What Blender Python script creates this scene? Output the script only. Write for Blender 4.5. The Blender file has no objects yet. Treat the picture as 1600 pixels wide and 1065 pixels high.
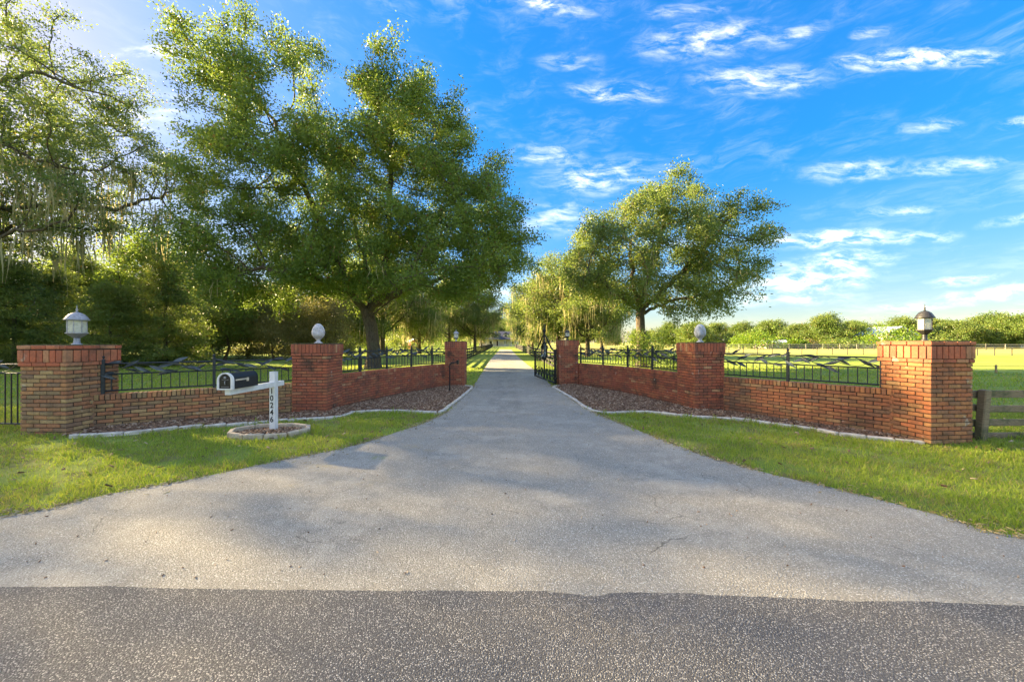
import bpy, bmesh, math, random
import numpy as np
from mathutils import Vector, Matrix

random.seed(7)
rng = np.random.default_rng(11)
PI = math.pi
scene = bpy.context.scene
COL = scene.collection

# ------------------------------------------------------------------ camera
F, H, HZ = 577.8, 1.6, 535.0          # focal length in photo pixels, eye height, horizon row
cam_data = bpy.data.cameras.new('camera')
cam = bpy.data.objects.new('camera', cam_data)
COL.objects.link(cam)
cam.location = (0, 0, H)
cam.rotation_euler = (math.radians(90), 0, 0)
cam_data.lens = 13.0
cam_data.sensor_width = 36
cam_data.shift_y = (HZ - 532.5) / 1600
cam_data.clip_end = 6000
scene.camera = cam

# ------------------------------------------------------------------ light
SUN_AZ = math.radians(-70.0)          # from +Y, negative is to the left
SUN_EL = math.radians(22.5)
scene.view_settings.view_transform = 'Standard'
scene.view_settings.look = 'None'
scene.view_settings.exposure = 3.25
scene.view_settings.gamma = 1.0
scene.view_settings.use_white_balance = True
scene.view_settings.white_balance_temperature = 9000
scene.view_settings.white_balance_tint = 4
scene.view_settings.use_curve_mapping = False
scene.cycles.max_bounces = 7
scene.cycles.diffuse_bounces = 3
scene.cycles.glossy_bounces = 2
scene.cycles.transmission_bounces = 4
scene.cycles.transparent_max_bounces = 6
scene.cycles.caustics_reflective = False
scene.cycles.caustics_refractive = False
scene.cycles.sample_clamp_indirect = 6.0
scene.cycles.use_denoising = True

sl = bpy.data.lights.new('sun', 'SUN')
sl.energy = 3.4
sl.angle = math.radians(0.8)
sl.color = (1.0, 0.84, 0.62)
sun = bpy.data.objects.new('sun', sl)
COL.objects.link(sun)
sun_dir = Vector((math.sin(SUN_AZ) * math.cos(SUN_EL), math.cos(SUN_AZ) * math.cos(SUN_EL), math.sin(SUN_EL)))
sun.rotation_euler = sun_dir.to_track_quat('Z', 'Y').to_euler()


class NT:
    """Short hand for building node trees."""
    def __init__(self, tree):
        self.t = tree
        self.n = tree.nodes
        self.l = tree.links

    def node(self, kind, **kw):
        n = self.n.new(kind)
        for k, v in kw.items():
            setattr(n, k, v)
        return n

    def put(self, sock, v):
        if isinstance(v, bpy.types.NodeSocket):
            self.l.new(v, sock)
        elif isinstance(v, (tuple, list)) and len(v) == 3 and len(getattr(sock, 'default_value', (0, 0, 0))) == 4:
            sock.default_value = (*v, 1)
        else:
            sock.default_value = v

    def math(self, op, a, b=None, c=None, clamp=False):
        n = self.node('ShaderNodeMath', operation=op, use_clamp=clamp)
        self.put(n.inputs[0], a)
        if b is not None:
            self.put(n.inputs[1], b)
        if c is not None:
            self.put(n.inputs[2], c)
        return n.outputs[0]

    def mix(self, fac, a, b, mode='MIX'):
        n = self.node('ShaderNodeMix', data_type='RGBA', blend_type=mode)
        self.put(n.inputs[0], fac)
        self.put(n.inputs[6], a)
        self.put(n.inputs[7], b)
        return n.outputs[2]

    def noise(self, vec=None, scale=5.0, detail=3.0, rough=0.55, dist=0.0, dims='3D'):
        n = self.node('ShaderNodeTexNoise', noise_dimensions=dims)
        if vec is not None:
            self.put(n.inputs['Vector'], vec)
        n.inputs['Scale'].default_value = scale
        n.inputs['Detail'].default_value = detail
        n.inputs['Roughness'].default_value = rough
        n.inputs['Distortion'].default_value = dist
        return n.outputs[0]

    def vor(self, vec=None, scale=5.0, feature='F1', rand=1.0):
        n = self.node('ShaderNodeTexVoronoi', feature=feature)
        if vec is not None:
            self.put(n.inputs['Vector'], vec)
        n.inputs['Scale'].default_value = scale
        if 'Randomness' in n.inputs:
            n.inputs['Randomness'].default_value = rand
        return n

    def ramp(self, fac, stops, interp='LINEAR'):
        n = self.node('ShaderNodeValToRGB')
        cr = n.color_ramp
        cr.interpolation = interp
        while len(cr.elements) > len(stops):
            cr.elements.remove(cr.elements[-1])
        while len(cr.elements) < len(stops):
            cr.elements.new(0.5)
        for e, (p, c) in zip(cr.elements, stops):
            e.position = p
            e.color = (c, c, c, 1) if isinstance(c, (int, float)) else (*c, 1)
        self.put(n.inputs[0], fac)
        return n.outputs[0]

    def sstep(self, v, a, b):
        n = self.node('ShaderNodeMapRange', interpolation_type='SMOOTHSTEP')
        self.put(n.inputs[0], v)
        n.inputs[1].default_value = a
        n.inputs[2].default_value = b
        return n.outputs[0]

    def mapping(self, vec, scale=(1, 1, 1), rot=(0, 0, 0), loc=(0, 0, 0)):
        n = self.node('ShaderNodeMapping')
        self.put(n.inputs[0], vec)
        n.inputs[1].default_value = loc
        n.inputs[2].default_value = rot
        n.inputs[3].default_value = scale
        return n.outputs[0]


world = bpy.data.worlds.new('World')
scene.world = world
world.use_nodes = True
w = NT(world.node_tree)
w.n.clear()
sky = w.node('ShaderNodeTexSky', sky_type='NISHITA', sun_disc=False)
sky.sun_elevation = SUN_EL
sky.sun_rotation = SUN_AZ
sky.altitude = 0
sky.air_density = 1.0
sky.dust_density = 0.8
sky.ozone_density = 2.5
tc = w.node('ShaderNodeTexCoord')
sep = w.node('ShaderNodeSeparateXYZ')
w.l.new(tc.outputs['Generated'], sep.inputs[0])
dx, dy, dz = sep.outputs
az = w.math('ARCTAN2', dx, dy)                      # radians, 0 ahead, + to the right
el = w.math('ARCSINE', dz)
comb = w.node('ShaderNodeCombineXYZ')
w.put(comb.inputs[0], az)
w.put(comb.inputs[1], el)
ae = comb.outputs[0]
warp = w.node('ShaderNodeVectorMath', operation='MULTIPLY_ADD')
wn = w.node('ShaderNodeTexNoise')
w.put(wn.inputs['Vector'], ae)
wn.inputs['Scale'].default_value = 9
wn.inputs['Detail'].default_value = 4
w.l.new(wn.outputs['Color'], warp.inputs[0])
warp.inputs[1].default_value = (0.10, 0.035, 0)
w.l.new(ae, warp.inputs[2])
wae = warp.outputs[0]
gdy = w.math('MAXIMUM', dy, 0.03)
comb2 = w.node('ShaderNodeCombineXYZ')
w.put(comb2.inputs[0], w.math('DIVIDE', dx, gdy))
w.put(comb2.inputs[1], w.math('DIVIDE', dz, gdy))
warp2 = w.node('ShaderNodeVectorMath', operation='MULTIPLY_ADD')
wn2 = w.node('ShaderNodeTexNoise')
w.put(wn2.inputs['Vector'], comb2.outputs[0])
wn2.inputs['Scale'].default_value = 6
wn2.inputs['Detail'].default_value = 5
w.l.new(wn2.outputs['Color'], warp2.inputs[0])
warp2.inputs[1].default_value = (0.13, 0.05, 0)
w.l.new(comb2.outputs[0], warp2.inputs[2])
wgn = warp2.outputs[0]
fibg = w.noise(w.mapping(wgn, (1.0, 3.2, 1), (0, 0, -0.1)), 11, 9, 0.66, 0.25)
fib = w.noise(w.mapping(wae, (1.0, 4.2, 1), (0, 0, 0.12)), 15, 7, 0.66, 0.6)
fib2 = w.noise(w.mapping(wae, (1.0, 2.4, 1), (0, 0, -0.25)), 6.5, 6, 0.6, 0.4)


def P_dir(px, py):
    v = Vector(((px - 800) / F, 1.0, (HZ - py) / F)).normalized()
    return math.atan2(v.x, v.y), math.asin(v.z)


CLOUDS = [  # centre px, py, half width, half height, tilt, strength
    (1430, 97, 130, 17, 0.06, 1.5), (955, 148, 75, 17, -0.05, 0.9), (1095, 68, 105, 30, 0.10, 0.8),
    (1180, 130, 100, 28, 0.0, 0.75), (1230, 62, 60, 14, 0.25, 0.55), (930, 280, 95, 26, 0.1, 0.9),
    (850, 246, 60, 18, 0, 0.7), (1290, 377, 120, 15, 0.03, 1.3), (1420, 376, 60, 10, 0.05, 0.9),
    (1300, 415, 90, 20, 0.12, 1.2), (1240, 445, 120, 22, 0.06, 1.2), (1330, 272, 80, 17, 0.1, 0.7),
    (1490, 265, 85, 14, 0.1, 0.6), (1585, 200, 34, 9, 0.1, 0.8), (1440, 205, 50, 11, 0.1, 0.5),
    (1500, 440, 60, 9, 0.1, 0.7), (1560, 462, 120, 12, 0.12, 0.9), (1400, 488, 150, 10, 0.12, 0.6),
    (840, 12, 75, 16, -0.25, 1.1), (1065, 22, 60, 12, 0.05, 0.5), (235, 88, 60, 12, 0.05, 0.7),
    (860, 345, 90, 30, 0.1, 0.55), (1400, 333, 70, 9, 0.0, 0.6), (1200, 470, 130, 14, 0.0, 0.7),
    (230, 180, 90, 30, 0.2, 0.4), (800, 470, 120, 30, 0, 0.6), (1070, 380, 120, 25, 0.05, 0.3),
    (1355, 55, 30, 10, 0.3, 0.55), (1580, 350, 60, 8, 0.15, 0.5), (880, 100, 50, 14, 0.0, 0.5)]
mask = None
for (px, py, hw, hh, tilt, s) in CLOUDS:
    ra, re = hw / F, hh / F
    cx_, cy_, ct, st_ = (px - 800) / F + 0.08, (HZ - py) / F + 0.035, math.cos(-tilt), math.sin(-tilt)
    m = w.mapping(wgn, (1, 1, 1), (0, 0, -tilt), (-(cx_ * ct - cy_ * st_), -(cx_ * st_ + cy_ * ct), 0))
    m = w.mapping(m, (1 / ra, 1 / re, 0))
    ln = w.node('ShaderNodeVectorMath', operation='LENGTH')
    w.l.new(m, ln.inputs[0])
    g = w.math('MULTIPLY', w.sstep(ln.outputs['Value'], 1.45, 0.0), s * 0.62)
    mask = g if mask is None else w.math('MAXIMUM', mask, g)
mask = w.math('MULTIPLY', mask, w.math('GREATER_THAN', dy, 0.05))
cl = w.math('MULTIPLY', mask, w.sstep(fibg, 0.36, 0.92), clamp=True)
# thin wisps added out of view, denser than ahead, to brighten and neutralise shade
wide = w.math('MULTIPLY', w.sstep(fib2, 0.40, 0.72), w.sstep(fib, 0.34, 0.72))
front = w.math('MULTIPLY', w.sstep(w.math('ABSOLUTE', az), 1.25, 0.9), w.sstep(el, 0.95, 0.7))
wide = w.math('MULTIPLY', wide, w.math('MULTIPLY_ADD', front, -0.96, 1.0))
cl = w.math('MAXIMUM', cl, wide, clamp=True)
cl = w.math('MULTIPLY', cl, w.sstep(dz, -0.01, 0.04), clamp=True)
hs = w.node('ShaderNodeHueSaturation')
hs.inputs['Saturation'].default_value = 1.38
hs.inputs['Value'].default_value = 1.0
lum = w.node('ShaderNodeRGBToBW')
w.l.new(sky.outputs[0], lum.inputs[0])
soft = w.math('DIVIDE', 1.0, w.math('MULTIPLY_ADD', lum.outputs[0], 0.24, 0.5))
vm = w.node('ShaderNodeVectorMath', operation='SCALE')
w.l.new(sky.outputs[0], vm.inputs[0])
w.l.new(soft, vm.inputs['Scale'])
vt = w.node('ShaderNodeVectorMath', operation='MULTIPLY')
w.l.new(vm.outputs[0], vt.inputs[0])
vt.inputs[1].default_value = (0.59, 0.595, 0.73)
w.l.new(vt.outputs[0], hs.inputs['Color'])
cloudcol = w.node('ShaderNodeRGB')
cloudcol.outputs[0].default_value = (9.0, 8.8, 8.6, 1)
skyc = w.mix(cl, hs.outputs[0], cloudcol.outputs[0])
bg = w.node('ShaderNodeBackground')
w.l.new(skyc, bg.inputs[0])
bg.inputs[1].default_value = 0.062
wo = w.node('ShaderNodeOutputWorld')
w.l.new(bg.outputs[0], wo.inputs[0])


# ------------------------------------------------------------------ helpers
def P(px, py, z=0.0):
    """The ground point (height z) that the photograph shows at this pixel: used for measuring places."""
    Y = F * (H - z) / (py - HZ)
    return ((px - 800) / F * Y, Y)


def sm(t):
    t = np.clip(t, 0, 1)
    return t * t * (3 - 2 * t)


def gz(x, y):
    """Height of the ground."""
    x = np.asarray(x, float)
    y = np.asarray(y, float)
    return 0.09 * sm((-x - 4.9) / 1.6) * sm((y - 4.3) / 1.3)


def g1(x, y):
    return float(gz(x, y))


def tag(o, label=None, cat=None, group=None, kind=None):
    if label:
        o['label'] = label
    if cat:
        o['category'] = cat
    if group:
        o['group'] = group
    if kind:
        o['kind'] = kind
    return o


def empty(name, loc=(0, 0, 0), rz=0.0, parent=None):
    o = bpy.data.objects.new(name, None)
    COL.objects.link(o)
    o.location = loc
    o.rotation_euler = (0, 0, rz)
    o.empty_display_size = 0.1
    if parent:
        o.parent = parent
    return o


def link(name, me, mat=None, parent=None, loc=None, rot=None, scale=None):
    o = bpy.data.objects.new(name, me)
    COL.objects.link(o)
    if mat is not None and not me.materials:
        me.materials.append(mat)
    if parent is not None:
        o.parent = parent
    if loc is not None:
        o.location = loc
    if rot is not None:
        o.rotation_euler = rot
    if scale is not None:
        o.scale = scale
    return o


def mesh_np(name, verts, faces, smooth=False):
    """Fast mesh from arrays; faces is (n,k)."""
    verts = np.asarray(verts, np.float32)
    faces = np.asarray(faces, np.int32)
    me = bpy.data.meshes.new(name)
    n, k = faces.shape
    me.vertices.add(len(verts))
    me.vertices.foreach_set('co', verts.ravel())
    me.loops.add(n * k)
    me.loops.foreach_set('vertex_index', faces.ravel())
    me.polygons.add(n)
    me.polygons.foreach_set('loop_start', np.arange(0, n * k, k, dtype=np.int32))
    me.polygons.foreach_set('loop_total', np.full(n, k, np.int32))
    if smooth:
        me.polygons.foreach_set('use_smooth', np.ones(n, bool))
    me.update(calc_edges=True)
    return me


class MB:
    """Collects shapes into one mesh."""
    def __init__(self):
        self.v, self.f = [], []
        self.n = 0
        self.s = []

    def add(self, vs, fs, smooth=False):
        self.v.extend([tuple(p) for p in vs])
        self.f.extend([tuple(i + self.n for i in f) for f in fs])
        self.s.extend([smooth] * len(fs))
        self.n += len(vs)

    def box(self, c, size, rz=0.0, M=None):
        hx, hy, hz = size[0] / 2, size[1] / 2, size[2] / 2
        vs = [Vector((sx * hx, sy * hy, sz * hz)) for sz in (-1, 1) for sx, sy in ((-1, -1), (1, -1), (1, 1), (-1, 1))]
        if M is None:
            M = Matrix.Translation(c) @ Matrix.Rotation(rz, 4, 'Z')
        else:
            M = Matrix.Translation(c) @ M
        self.add([M @ v for v in vs], [(3, 2, 1, 0), (4, 5, 6, 7), (0, 1, 5, 4), (1, 2, 6, 5), (2, 3, 7, 6), (3, 0, 4, 7)])

    def tube(self, pts, r, k=8, closed=False, cap=True, smooth=True):
        pts = [Vector(p) for p in pts]
        n = len(pts)
        rs = r if isinstance(r, (list, tuple)) else [r] * n
        up = None
        rings = []
        for i, p in enumerate(pts):
            if closed:
                d = pts[(i + 1) % n] - pts[i - 1]
            else:
                d = pts[min(i + 1, n - 1)] - pts[max(i - 1, 0)]
            d.normalize()
            if up is None:
                up = Vector((0, 0, 1)) if abs(d.z) < 0.9 else Vector((1, 0, 0))
            s = d.cross(up)
            if s.length < 1e-4:
                s = d.orthogonal()
            s.normalize()
            up = s.cross(d).normalized()
            rings.append([p + (s * math.cos(2 * PI * j / k) + up * math.sin(2 * PI * j / k)) * rs[i] for j in range(k)])
        vs = [q for ring in rings for q in ring]
        fs = []
        m = n if closed else n - 1
        for i in range(m):
            a, b = i * k, ((i + 1) % n) * k
            for j in range(k):
                fs.append((a + j, a + (j + 1) % k, b + (j + 1) % k, b + j))
        self.add(vs, fs, smooth)
        if cap and not closed:
            self.add(rings[0], [tuple(range(k))])
            self.add(rings[-1], [tuple(reversed(range(k)))])

    def lathe(self, prof, k=24, c=(0, 0, 0), rot=0.0, smooth=True):
        vs, fs = [], []
        for (r, z) in prof:
            for j in range(k):
                a = 2 * PI * j / k + rot
                vs.append((c[0] + r * math.cos(a), c[1] + r * math.sin(a), c[2] + z))
        for i in range(len(prof) - 1):
            for j in range(k):
                fs.append((i * k + j, i * k + (j + 1) % k, (i + 1) * k + (j + 1) % k, (i + 1) * k + j))
        self.add(vs, fs, smooth)
        self.add([vs[j] for j in range(k)], [tuple(reversed(range(k)))])
        self.add([vs[(len(prof) - 1) * k + j] for j in range(k)], [tuple(range(k))])

    def mesh(self, name):
        me = bpy.data.meshes.new(name)
        me.from_pydata(self.v, [], self.f)
        if any(self.s):
            me.polygons.foreach_set('use_smooth', self.s)
        me.update()
        return me

    def build(self, name, mat, parent=None, loc=None, rot=None):
        return link(name, self.mesh(name), mat, parent, loc, rot)


def bevel(me, w_, seg=1):
    bm = bmesh.new()
    bm.from_mesh(me)
    bmesh.ops.bevel(bm, geom=list(bm.edges), offset=w_, segments=seg, affect='EDGES', profile=0.5)
    bm.to_mesh(me)
    bm.free()
    return me


def box_mesh(name, size, bev=0.0, jit=0.0):
    b = MB()
    b.box((0, 0, 0), size)
    me = b.mesh(name)
    if jit:
        for v in me.vertices:
            v.co += Vector((random.uniform(-jit, jit), random.uniform(-jit, jit), random.uniform(-jit, jit)))
    if bev:
        bevel(me, bev)
    return me


def inpoly(x, y, poly):
    poly = np.asarray(poly, float)
    x = np.asarray(x, float)
    y = np.asarray(y, float)
    ins = np.zeros(x.shape, bool)
    n = len(poly)
    for i in range(n):
        x1, y1 = poly[i]
        x2, y2 = poly[(i + 1) % n]
        c = ((y1 > y) != (y2 > y))
        t = (x2 - x1) * (y - y1) / ((y2 - y1) if y2 != y1 else 1e-9) + x1
        ins ^= c & (x < t)
    return ins


def polydist(x, y, poly, closed=True):
    poly = np.asarray(poly, float)
    best = np.full(np.shape(x), 1e9)
    n = len(poly)
    for i in range(n if closed else n - 1):
        a, b = poly[i], poly[(i + 1) % n]
        d = b - a
        L = max((d ** 2).sum(), 1e-12)
        t = np.clip(((x - a[0]) * d[0] + (y - a[1]) * d[1]) / L, 0, 1)
        best = np.minimum(best, np.hypot(x - a[0] - t * d[0], y - a[1] - t * d[1]))
    return best


class Path:
    """A smooth line on the ground, walked by length."""
    def __init__(self, pts, n=64, smooth=True):
        p = np.asarray(pts, float)
        if smooth and len(p) > 2:
            q = []
            e = np.vstack([2 * p[0] - p[1], p, 2 * p[-1] - p[-2]])
            for i in range(1, len(e) - 2):
                for t in np.linspace(0, 1, 12, endpoint=False):
                    q.append(0.5 * ((2 * e[i]) + (-e[i - 1] + e[i + 1]) * t + (2 * e[i - 1] - 5 * e[i] + 4 * e[i + 1] - e[i + 2]) * t * t
                                    + (-e[i - 1] + 3 * e[i] - 3 * e[i + 1] + e[i + 2]) * t ** 3))
            q.append(e[-2])
            p = np.array(q)
        self.p = p
        d = np.hypot(*(p[1:] - p[:-1]).T)
        self.s = np.concatenate([[0], np.cumsum(d)])
        self.L = self.s[-1]

    def at(self, s):
        x = np.interp(s, self.s, self.p[:, 0])
        y = np.interp(s, self.s, self.p[:, 1])
        a = np.array([np.interp(s - 0.02, self.s, self.p[:, 0]), np.interp(s - 0.02, self.s, self.p[:, 1])])
        b = np.array([np.interp(s + 0.02, self.s, self.p[:, 0]), np.interp(s + 0.02, self.s, self.p[:, 1])])
        d = b - a
        return x, y, math.atan2(d[1], d[0])

    def off(self, s, o):
        """Point at length s, o metres to the left of the walking direction."""
        x, y, a = self.at(s)
        return x - math.sin(a) * o, y + math.cos(a) * o, a


# ------------------------------------------------------------------ materials
def mat(name):
    m = bpy.data.materials.new(name)
    m.use_nodes = True
    t = NT(m.node_tree)
    b = m.node_tree.nodes['Principled BSDF']
    return m, t, b


def bump(t, b, h, strength=0.3, dist=0.01):
    n = t.node('ShaderNodeBump')
    n.inputs['Strength'].default_value = strength
    n.inputs['Distance'].default_value = dist
    t.put(n.inputs['Height'], h)
    t.l.new(n.outputs[0], b.inputs['Normal'])


def wpos(t):
    return t.node('ShaderNodeNewGeometry').outputs['Position']


def rnd(t):
    """Random value that differs per object and per separate piece of a joined mesh."""
    oi = t.node('ShaderNodeObjectInfo').outputs['Random']
    gi = t.node('ShaderNodeNewGeometry').outputs['Random Per Island']
    return t.math('FRACT', t.math('ADD', oi, t.math('MULTIPLY', gi, 3.7)))


def plain(name, col, rough=0.6, metal=0.0, var=0.15, nscale=12, bmp=0.1, spec=0.5):
    m, t, b = mat(name)
    p = wpos(t)
    n = t.noise(p, nscale, 5, 0.6)
    lo = tuple(c * (1 - var) for c in col)
    hi = tuple(min(1, c * (1 + var)) for c in col)
    t.put(b.inputs['Base Color'], t.ramp(n, [(0.3, lo), (0.7, hi)]))
    b.inputs['Roughness'].default_value = rough
    b.inputs['Metallic'].default_value = metal
    b.inputs['Specular IOR Level'].default_value = spec
    if bmp:
        bump(t, b, t.noise(p, nscale * 6, 3), bmp, 0.004)
    return m


def brick_mat(name, stops, dark=0.35, stain_scale=1.6, pale=0.5):
    m, t, b = mat(name)
    p = wpos(t)
    r = rnd(t)
    col = t.ramp(r, stops, 'CONSTANT')
    mean = tuple(sum(q[1][i] for q in stops) / len(stops) for i in range(3))
    mean = (mean[0] * 1.02, mean[1] * 0.80, mean[2] * 0.80)
    col = t.mix(0.42, col, mean)
    zz = t.node('ShaderNodeSeparateXYZ')
    t.l.new(p, zz.inputs[0])
    damp = t.math('MULTIPLY', t.sstep(zz.outputs[2], 0.30, 0.0), t.sstep(t.noise(p, 6, 5, 0.7), 0.36, 0.62))
    # smoke and soil run across several bricks
    sm1 = t.noise(p, 3.4, 6, 0.7, 0.3)
    col = t.mix(t.math('MULTIPLY', t.sstep(sm1, 0.40, 0.70), 0.55), col, (0.12, 0.085, 0.058))
    # within a brick
    n = t.noise(p, 26, 5, 0.65)
    col = t.mix(0.55, col, t.ramp(n, [(0.25, 0.30), (0.75, 0.72)]), 'OVERLAY')
    n2 = t.noise(p, 110, 3, 0.6)
    col = t.mix(t.math('MULTIPLY', t.sstep(n2, 0.62, 0.72), 0.35), col, (0.52, 0.42, 0.30))
    # weather stains over the masonry
    s = t.noise(p, stain_scale, 6, 0.7, 0.4)
    col = t.mix(t.math('MULTIPLY', t.sstep(s, 0.52, 0.68), dark), col, (0.045, 0.042, 0.032))
    fl = t.noise(p, 9, 3, 0.5)
    s2 = t.math('MULTIPLY', t.sstep(t.noise(p, 5.2, 2, 0.5), 0.67, 0.73), t.sstep(fl, 0.42, 0.6))
    col = t.mix(t.math('MULTIPLY', s2, pale), col, (0.55, 0.48, 0.38))
    col = t.mix(t.math('MULTIPLY', damp, 0.55), col, (0.085, 0.08, 0.045))
    t.put(b.inputs['Base Color'], col)
    b.inputs['Roughness'].default_value = 0.86
    b.inputs['Specular IOR Level'].default_value = 0.3
    bump(t, b, t.math('ADD', n, t.math('MULTIPLY', n2, 0.5)), 0.55, 0.006)
    return m


M_BRICK_MIX = brick_mat('brick_mixed', [
    (0.0, (0.464, 0.170, 0.081)), (0.11, (0.537, 0.256, 0.108)), (0.22, (0.329, 0.156, 0.081)), (0.33, (0.439, 0.312, 0.135)),
    (0.45, (0.512, 0.383, 0.176)), (0.55, (0.268, 0.227, 0.121)), (0.64, (0.488, 0.199, 0.095)), (0.74, (0.281, 0.185, 0.115)),
    (0.82, (0.403, 0.270, 0.108)), (0.93, (0.183, 0.149, 0.108))], 0.3)
M_BRICK_RED = brick_mat('brick_red', [
    (0.0, (0.415, 0.106, 0.054)), (0.2, (0.488, 0.135, 0.068)), (0.4, (0.329, 0.085, 0.047)), (0.56, (0.451, 0.163, 0.074)),
    (0.72, (0.366, 0.099, 0.061)), (0.86, (0.232, 0.078, 0.054)), (0.93, (0.512, 0.241, 0.121)), (0.97, (0.549, 0.369, 0.189))], 0.75, 1.9)
M_BRICK_ORANGE = brick_mat('brick_orange', [
    (0.0, (0.512, 0.177, 0.074)), (0.18, (0.561, 0.241, 0.095)), (0.36, (0.415, 0.142, 0.068)), (0.52, (0.464, 0.256, 0.108)),
    (0.66, (0.293, 0.142, 0.081)), (0.78, (0.488, 0.156, 0.074)), (0.90, (0.244, 0.156, 0.095)), (0.95, (0.537, 0.355, 0.162))], 0.45)
M_BRICK_CAP = brick_mat('brick_cap', [
    (0.0, (0.537, 0.149, 0.074)), (0.25, (0.464, 0.128, 0.068)), (0.5, (0.561, 0.199, 0.101)), (0.7, (0.403, 0.114, 0.068)),
    (0.88, (0.488, 0.284, 0.149))], 0.35)
M_MORTAR = plain('mortar', (0.05, 0.038, 0.027), 0.95, var=0.45, nscale=7, bmp=0.5)

m, t, b = mat('moss_capped_mortar')
p = wpos(t)
n = t.noise(p, 6, 6, 0.65)
t.put(b.inputs['Base Color'], t.ramp(n, [(0.32, (0.05, 0.04, 0.03)), (0.5, (0.11, 0.095, 0.05)), (0.62, (0.10, 0.13, 0.03)), (0.75, (0.22, 0.16, 0.11))]))
b.inputs['Roughness'].default_value = 0.95
bump(t, b, t.noise(p, 60, 4), 0.6, 0.01)
M_TOP = m

# iron with verdigris
m, t, b = mat('painted_iron')
p = wpos(t)
n = t.noise(p, 18, 5, 0.65)
t.put(b.inputs['Base Color'], t.ramp(n, [(0.3, (0.012, 0.017, 0.02)), (0.6, (0.028, 0.038, 0.044)), (0.8, (0.06, 0.075, 0.078))]))
b.inputs['Roughness'].default_value = 0.5
b.inputs['Metallic'].default_value = 0.3
bump(t, b, n, 0.2, 0.003)
M_IRON = m
m, t, b = mat('verdigris_leaf')
p = wpos(t)
n = t.noise(p, 22, 5, 0.65)
c = t.mix(rnd(t), (0.03, 0.042, 0.05), (0.09, 0.115, 0.125))
t.put(b.inputs['Base Color'], t.mix(t.sstep(n, 0.45, 0.85), c, (0.14, 0.17, 0.17)))
b.inputs['Roughness'].default_value = 0.48
b.inputs['Metallic'].default_value = 0.35
bump(t, b, n, 0.3, 0.003)
M_LEAFMETAL = m
M_BLACK = plain('black_iron', (0.014, 0.014, 0.015), 0.45, 0.4, 0.3, 15, 0.1)
M_SILVER = plain('grey_cast_metal', (0.33, 0.34, 0.36), 0.5, 0.35, 0.3, 30, 0.2)
M_BRONZE = plain('dark_bronze', (0.06, 0.058, 0.056), 0.45, 0.5, 0.35, 25, 0.2)
M_PALEORN = plain('pale_verdigris', (0.34, 0.42, 0.40), 0.55, 0.2, 0.35, 30, 0.2)
M_WHITE = plain('white_vinyl', (0.74, 0.735, 0.71), 0.45, 0.0, 0.12, 9, 0.05)
M_BOXMETAL = plain('charcoal_mailbox_paint', (0.022, 0.026, 0.032), 0.42, 0.2, 0.2, 20, 0.08)
M_DOORBLK = plain('black_mailbox_door', (0.012, 0.012, 0.013), 0.35, 0.2, 0.3, 20, 0.05)
M_CONC = plain('pale_concrete', (0.52, 0.48, 0.41), 0.9, 0, 0.35, 9, 0.5)
M_CONC2 = plain('tan_concrete', (0.46, 0.38, 0.28), 0.9, 0, 0.3, 14, 0.5)
m, t, b = mat('weathered_stone')
p = wpos(t)
n = t.noise(p, 14, 6, 0.7)
mottle = t.ramp(n, [(0.3, (0.26, 0.25, 0.25)), (0.5, (0.52, 0.50, 0.50)), (0.75, (0.68, 0.66, 0.66))])  # mottled stone colour, varied by noise alone
t.put(b.inputs['Base Color'], mottle)
b.inputs['Roughness'].default_value = 0.8
bump(t, b, n, 0.5, 0.01)
M_STONE = m
M_STONE_DARK = plain('grey_blue_stone', (0.34, 0.38, 0.43), 0.8, 0, 0.35, 14, 0.4)
m, t, b = mat('lantern_glass')
n = t.noise(wpos(t), 20, 4)
tr = t.node('ShaderNodeBsdfTransparent')
gl = t.node('ShaderNodeBsdfPrincipled')
t.put(gl.inputs['Base Color'], (0.72, 0.74, 0.62))
gl.inputs['Roughness'].default_value = 0.25
ms = t.node('ShaderNodeMixShader')
t.put(ms.inputs[0], t.ramp(n, [(0.3, 0.38), (0.7, 0.62)]))
t.l.new(tr.outputs[0], ms.inputs[1])
t.l.new(gl.outputs[0], ms.inputs[2])
t.l.new(ms.outputs[0], m.node_tree.nodes['Material Output'].inputs[0])
M_GLASS = m
M_BULB = plain('bulb', (0.7, 0.68, 0.6), 0.3, 0, 0.05, 5, 0)

# wood
m, t, b = mat('weathered_wood')
p = wpos(t)
n = t.noise(t.mapping(p, (2, 2, 22)), 5, 6, 0.65)
n2 = t.noise(p, 4, 4)
c = t.ramp(n, [(0.3, (0.13, 0.095, 0.055)), (0.55, (0.27, 0.205, 0.125)), (0.8, (0.42, 0.34, 0.22))])
t.put(b.inputs['Base Color'], t.mix(t.sstep(n2, 0.5, 0.7), c, (0.09, 0.10, 0.045)))
b.inputs['Roughness'].default_value = 0.9
bump(t, b, n, 0.6, 0.01)
M_WOOD = m
m, t, b = mat('black_board')
p = wpos(t)
n = t.noise(t.mapping(p, (3, 3, 20)), 5, 5, 0.65)
t.put(b.inputs['Base Color'], t.ramp(n, [(0.3, (0.016, 0.015, 0.014)), (0.75, (0.07, 0.066, 0.06))]))
b.inputs['Roughness'].default_value = 0.8
M_BOARD = m
m, t, b = mat('bark')
p = wpos(t)
n = t.noise(t.mapping(p, (1, 1, 0.25)), 16, 6, 0.7, 0.8)
v = t.vor(t.mapping(p, (1, 1, 0.22)), 18, 'DISTANCE_TO_EDGE').outputs[0]
c = t.ramp(n, [(0.3, (0.035, 0.026, 0.018)), (0.55, (0.11, 0.085, 0.06)), (0.8, (0.20, 0.17, 0.13))])
n3 = t.noise(p, 1.8, 4)
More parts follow.
